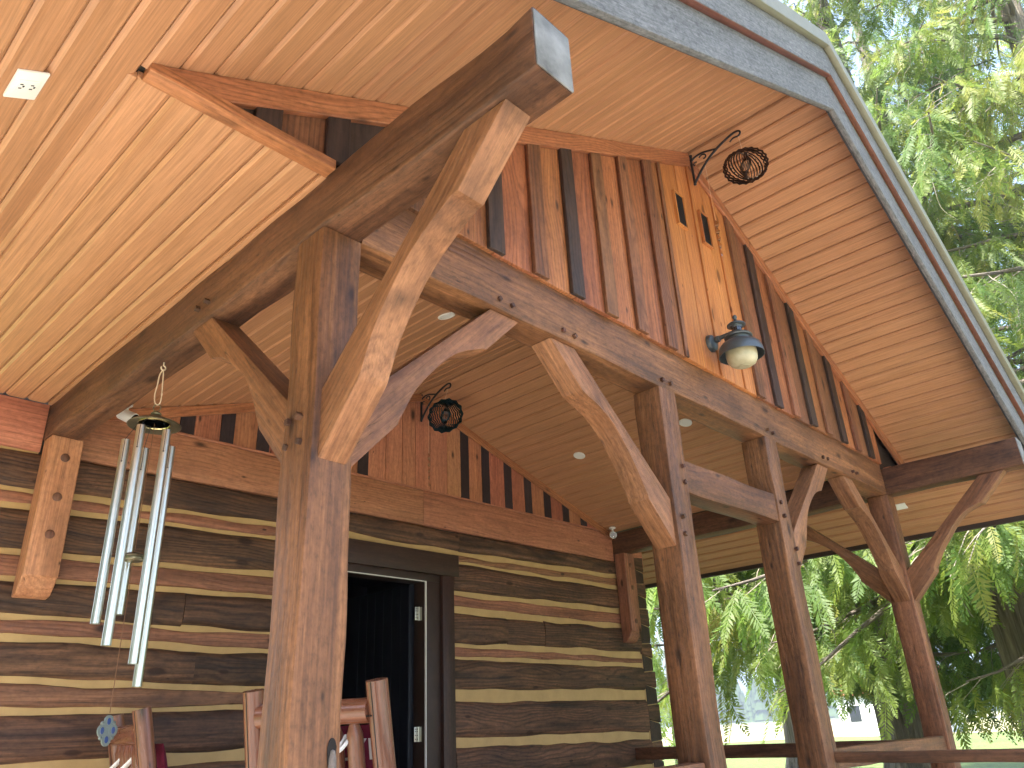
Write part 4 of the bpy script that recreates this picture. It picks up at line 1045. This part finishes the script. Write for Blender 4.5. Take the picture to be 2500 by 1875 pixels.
def cedar(name, base, height, trunk_r, lean, crown_r, z_low, n_limb, seed, label, face=None, dens=1.0, yellow=0.0, fsize=.62):
    """base in design units; sizes in metres"""
    r = random.Random(seed)
    B = Vector(base) * S
    root = empty(name, base, label, 'tree', 'cedar trees beside the porch')
    lean = Vector(lean)
    def tp(h): return B + Vector((0, 0, h)) + lean * (h / height) * height * 1.0 + Vector((.12 * math.sin(h * .5 + seed), .12 * math.cos(h * .4 + seed), 0))
    tr = lambda h: trunk_r * (1 - h / height) ** .8 + .02
    n = 30; pts = [tp(height * i / n) / S for i in range(n + 1)]
    rad = [tr(height * i / n) / S * (1.35 if i == 0 else 1) for i in range(n + 1)]
    trunk = MB()
    P = [Vector(p) for p in pts]; v = []; f = []; nk = 22
    ph = [r.uniform(0, 6) for _ in range(6)]
    for i, p in enumerate(P):
        for k in range(nk):
            a = 2 * math.pi * k / nk
            q = rad[i] * (1 + .07 * math.sin(5 * a + ph[0]) + .05 * math.sin(9 * a + ph[1] + i * .3) + .04 * math.sin(13 * a + ph[2]))
            v.append(p + Vector((math.cos(a), math.sin(a), 0)) * q)
    for i in range(n):
        for k in range(nk): f.append((i * nk + k, i * nk + (k + 1) % nk, (i + 1) * nk + (k + 1) % nk, (i + 1) * nk + k))
    build('trunk', trunk.put(v, f, Z), 'bark', root, smooth=60)
    limbs = MB(); twigs = MB()
    pos = []; dirs = []; nrm = []; size = []; tint = []
    for i in range(n_limb):
        h = z_low + (height * .97 - z_low) * ((i + r.random()) / n_limb) ** 1.25
        if face is not None and r.random() < .68: az = face + r.gauss(0, .85)
        else: az = r.uniform(0, 2 * math.pi)
        rel = (h - z_low) / (height - z_low)
        ln = crown_r * (1 - rel) ** .75 * r.uniform(.65, 1.12) + .5
        e = Vector((math.cos(az), math.sin(az), 0)); sdv = Vector((-e.y, e.x, 0))
        rise = r.uniform(-.05, .25); droop = r.uniform(.35, .7)
        wob = r.uniform(-.25, .25)
        def lp_(t): return tp(h) + e * (ln * t) + sdv * (wob * ln * t * t) + Vector((0, 0, ln * (rise * t - droop * t * t + .22 * t ** 4)))
        m_ = 9; lpts = [lp_(k / m_) for k in range(m_ + 1)]
        r0 = min(.10, .018 + .014 * ln)
        limbs.tube([p / S + Vector((r.gauss(0, .02), r.gauss(0, .02), r.gauss(0, .02))) for p in lpts], [(r0 * (1 - .85 * k / m_)) / S for k in range(m_ + 1)], 7, False)
        ns = max(4, int(ln * 4.2 * dens)); limb_t = min(.82, r.gauss(.45 + yellow, .15))
        for j in range(ns):
            t = .16 + .84 * (j + r.random()) / ns; p0 = lp_(t); s_ = 1 if j % 2 else -1
            bl = (.35 + .55 * math.sin(math.pi * min(1, t * 1.05)) * .9) * r.uniform(.6, 1.3) * min(1.25, ln / 3 + .35)
            d = (e * r.uniform(.25, .8) + sdv * s_ * r.uniform(.45, 1) + Vector((0, 0, -r.uniform(.1, .6)))).normalized()
            dr = r.uniform(.3, .9)
            if j % 2 == 0: twigs.tube([p0 / S, (p0 + d * bl * .55 + Vector((0, 0, -.12 * dr * bl))) / S, (p0 + d * bl + Vector((0, 0, -.45 * dr * bl))) / S], [.009 / S, .006 / S, .003 / S], 4, False)
            nf = max(2, int(bl * 7.0 * dens))
            for k in range(nf):
                u = (k + .5 + r.uniform(-.3, .3)) / nf
                p = p0 + d * (bl * u) + Vector((0, 0, -.45 * dr * bl * u * u))
                side = d.cross(Vector((0, 0, 1))).normalized() * (1 if k % 2 else -1)
                fd = (d * r.uniform(.2, .8) + side * r.uniform(.1, .7) + Vector((0, 0, -r.uniform(.5, 1.7)))).normalized()
                pos.append(p); dirs.append(fd); nrm.append((side.cross(fd) + Vector((r.gauss(0, .5), r.gauss(0, .5), r.gauss(0, .5)))))
                size.append(fsize * r.uniform(.5, 1.15))
                tv = min(.92, limb_t + r.gauss(0, .13) + .12 * rel)
                if r.random() < .006: tv = r.uniform(.9, 1.0)
                tint.append(min(1, max(0, tv)))
        # bare hanging twigs
        for j in range(3 if ln > 1.5 else 1):
            t = r.uniform(.25, .95); p = lp_(t); q = [p]
            dd = Vector((r.gauss(0, .35), r.gauss(0, .35), -1)).normalized()
            for k in range(6):
                dd = (dd + Vector((r.gauss(0, .3), r.gauss(0, .3), r.gauss(-.05, .25)))).normalized(); q.append(q[-1] + dd * r.uniform(.1, .24))
            twigs.tube([x / S for x in crom(q, 2)], [.007 / S * (1 - .06 * k) for k in range(len(q) * 2 - 1)], 5, False)
    build('limbs', limbs, 'bark', root, smooth=60, kind='stuff')
    build('twigs', twigs, 'twig', root, smooth=60, kind='stuff')
    # crown mesh
    N_ = len(pos); P_ = np.array([tuple(p) for p in pos]); D = np.array([tuple(p) for p in dirs]); Nn = np.array([tuple(p) for p in nrm])
    Nn -= D * (Nn * D).sum(1, keepdims=True); Nn /= np.linalg.norm(Nn, axis=1, keepdims=True) + 1e-9
    Sd = np.cross(Nn, D); sz = np.array(size); tn = np.array(tint)
    allv = []; allf = []; allt = []; off = 0
    var = np.array([r.randrange(len(FR)) for _ in range(N_)])
    for q, (V, F) in enumerate(FR):
        idx = np.where(var == q)[0]
        if len(idx) == 0: continue
        vv = P_[idx][:, None, :] + sz[idx][:, None, None] * (V[None, :, 0:1] * D[idx][:, None, :] + V[None, :, 1:2] * Sd[idx][:, None, :] + V[None, :, 2:3] * Nn[idx][:, None, :])
        k = len(V); allv.append(vv.reshape(-1, 3))
        allf.append((F[None] + (np.arange(len(idx)) * k)[:, None, None] + off).reshape(-1, 4))
        allt.append(np.repeat(tn[idx], k)); off += len(idx) * k
    v = np.concatenate(allv) - np.array(B); f = np.concatenate(allf); tt = np.concatenate(allt)
    me = bpy.data.meshes.new('crown')
    me.vertices.add(len(v)); me.vertices.foreach_set('co', v.ravel())
    me.loops.add(f.size); me.loops.foreach_set('vertex_index', f.ravel().astype(np.int32))
    me.polygons.add(len(f)); me.polygons.foreach_set('loop_start', np.arange(0, f.size, 4, dtype=np.int32))
    me.polygons.foreach_set('loop_total', np.full(len(f), 4, dtype=np.int32))
    me.update(calc_edges=True)
    at = me.attributes.new('tint', 'FLOAT_VECTOR', 'POINT')
    at.data.foreach_set('vector', np.stack([tt, tt, tt], 1).astype(np.float32).ravel())
    me.materials.append(M['leaf'])
    o = bpy.data.objects.new('crown', me); COL.objects.link(o); o.parent = root
    return len(f)
def polar(az, d): return (CAM[0] + d * math.sin(RAD(az)), CAM[1] + d * math.cos(RAD(az)), GND)
tot = 0
W_ = math.pi
TR = [(79.2, 21.5, 20, .50, (-.02, .02, 0), 4.9, 3.3, 70, 21, 'large cedar with thick furrowed trunk at the right edge', W_, 1.1, .16, .66),
      (90.0, 21.0, 18, .40, (0, 0, 0), 4.8, 2.6, 74, 22, 'cedar whose drooping boughs fill the upper right corner', W_ - .3, 1.1, .24, .66),
      (71.5, 26.5, 22, .45, (.02, 0, 0), 5.0, 4.3, 56, 23, 'cedar seen between the third post and the corner post', W_ + .5, 1.0, .14, .76),
      (58.9, 26.0, 19, .40, (0, .01, 0), 5.0, 3.7, 62, 24, 'cedar seen between the second and third posts', W_ + .7, 1.0, .18, .76),
      (65.0, 31.0, 19, .38, (0, 0, 0), 5.4, 2.7, 66, 27, 'cedar farther off, seen beside the third post', W_ + .6, .9, .12, .85),
      (80.0, 36.0, 27, .52, (0, 0, 0), 6.0, 4.4, 52, 25, 'tall cedar standing behind the other cedars above the roof edge', W_ + .2, .8, .12, .95),
      (86.0, 33.0, 25, .48, (0, 0, 0), 5.6, 3.6, 58, 26, 'tall cedar behind the boughs of the upper right corner', W_, .8, .16, .9)]
for az, ds, hh, tr_, ln_, cr_, zl_, nl_, sd_, lb_, fc_, de_, ye_, fs_ in TR:
    tot += cedar('cedar_tree', polar(az, ds), hh, tr_, ln_, cr_, zl_, nl_, sd_, lb_, face=fc_, dens=de_, yellow=ye_, fsize=fs_)
print('foliage quads', tot)

# white house far beyond the trees
hp_ = polar(71.2, 100)
house = empty('white_house', hp_, 'small white house with red roof far behind the cedars', 'house')
hx, hy = hp_[0], hp_[1]
M['hwall'] = plain('white_render', (0.72, 0.72, 0.70), 0.8, 0, 0.2, 1, 0.05); M['hroof'] = plain('red_roof', (0.30, 0.10, 0.06), 0.8, 0, 0.2, 2, 0.2)
build('wall', MB().box((hx - 4, hy - 5, GND), (hx + 4, hy + 5, GND + 4)), 'hwall', house, smooth=0)
build('roof', MB().prism([(hx - 4.6, hy - 5.5, GND + 4), (hx + 4.6, hy - 5.5, GND + 4), (hx, hy - 5.5, GND + 6.4)], (0, 11, 0), Y), 'hroof', house, smooth=0)
for yy in (-3.2, 0, 3.2):
    wi = build('window', MB().box((hx - 4.05, hy + yy - .6, GND + 1.4), (hx - 3.99, hy + yy + .6, GND + 3)), 'lens', house, smooth=0)
    build('frame', MB().box((hx - 4.1, hy + yy - .75, GND + 1.25), (hx - 4.0, hy + yy + .75, GND + 1.39)).box((hx - 4.1, hy + yy - .75, GND + 3.01), (hx - 4.0, hy + yy + .75, GND + 3.15)), 'hwall', wi, smooth=0)

# ---------------------------------------------------------------- air
t = NT('haze'); t.n.remove(t.b)
pv = t.add('VolumePrincipled'); pv.inputs['Color'].default_value = (0.80, 0.88, 1.0, 1); pv.inputs['Density'].default_value = 0.0011; pv.inputs['Anisotropy'].default_value = 0.3
t.link(pv.outputs[0], t.n['Material Output'].inputs['Volume']); M['haze'] = t.m
hz = build('haze', MB().box((-12500, -12500, GND - 4), (12500, 12500, 290)), 'haze', kind='stuff', smooth=0)
hz['label'] = 'pale blue summer haze in the distance'; hz['category'] = 'haze'
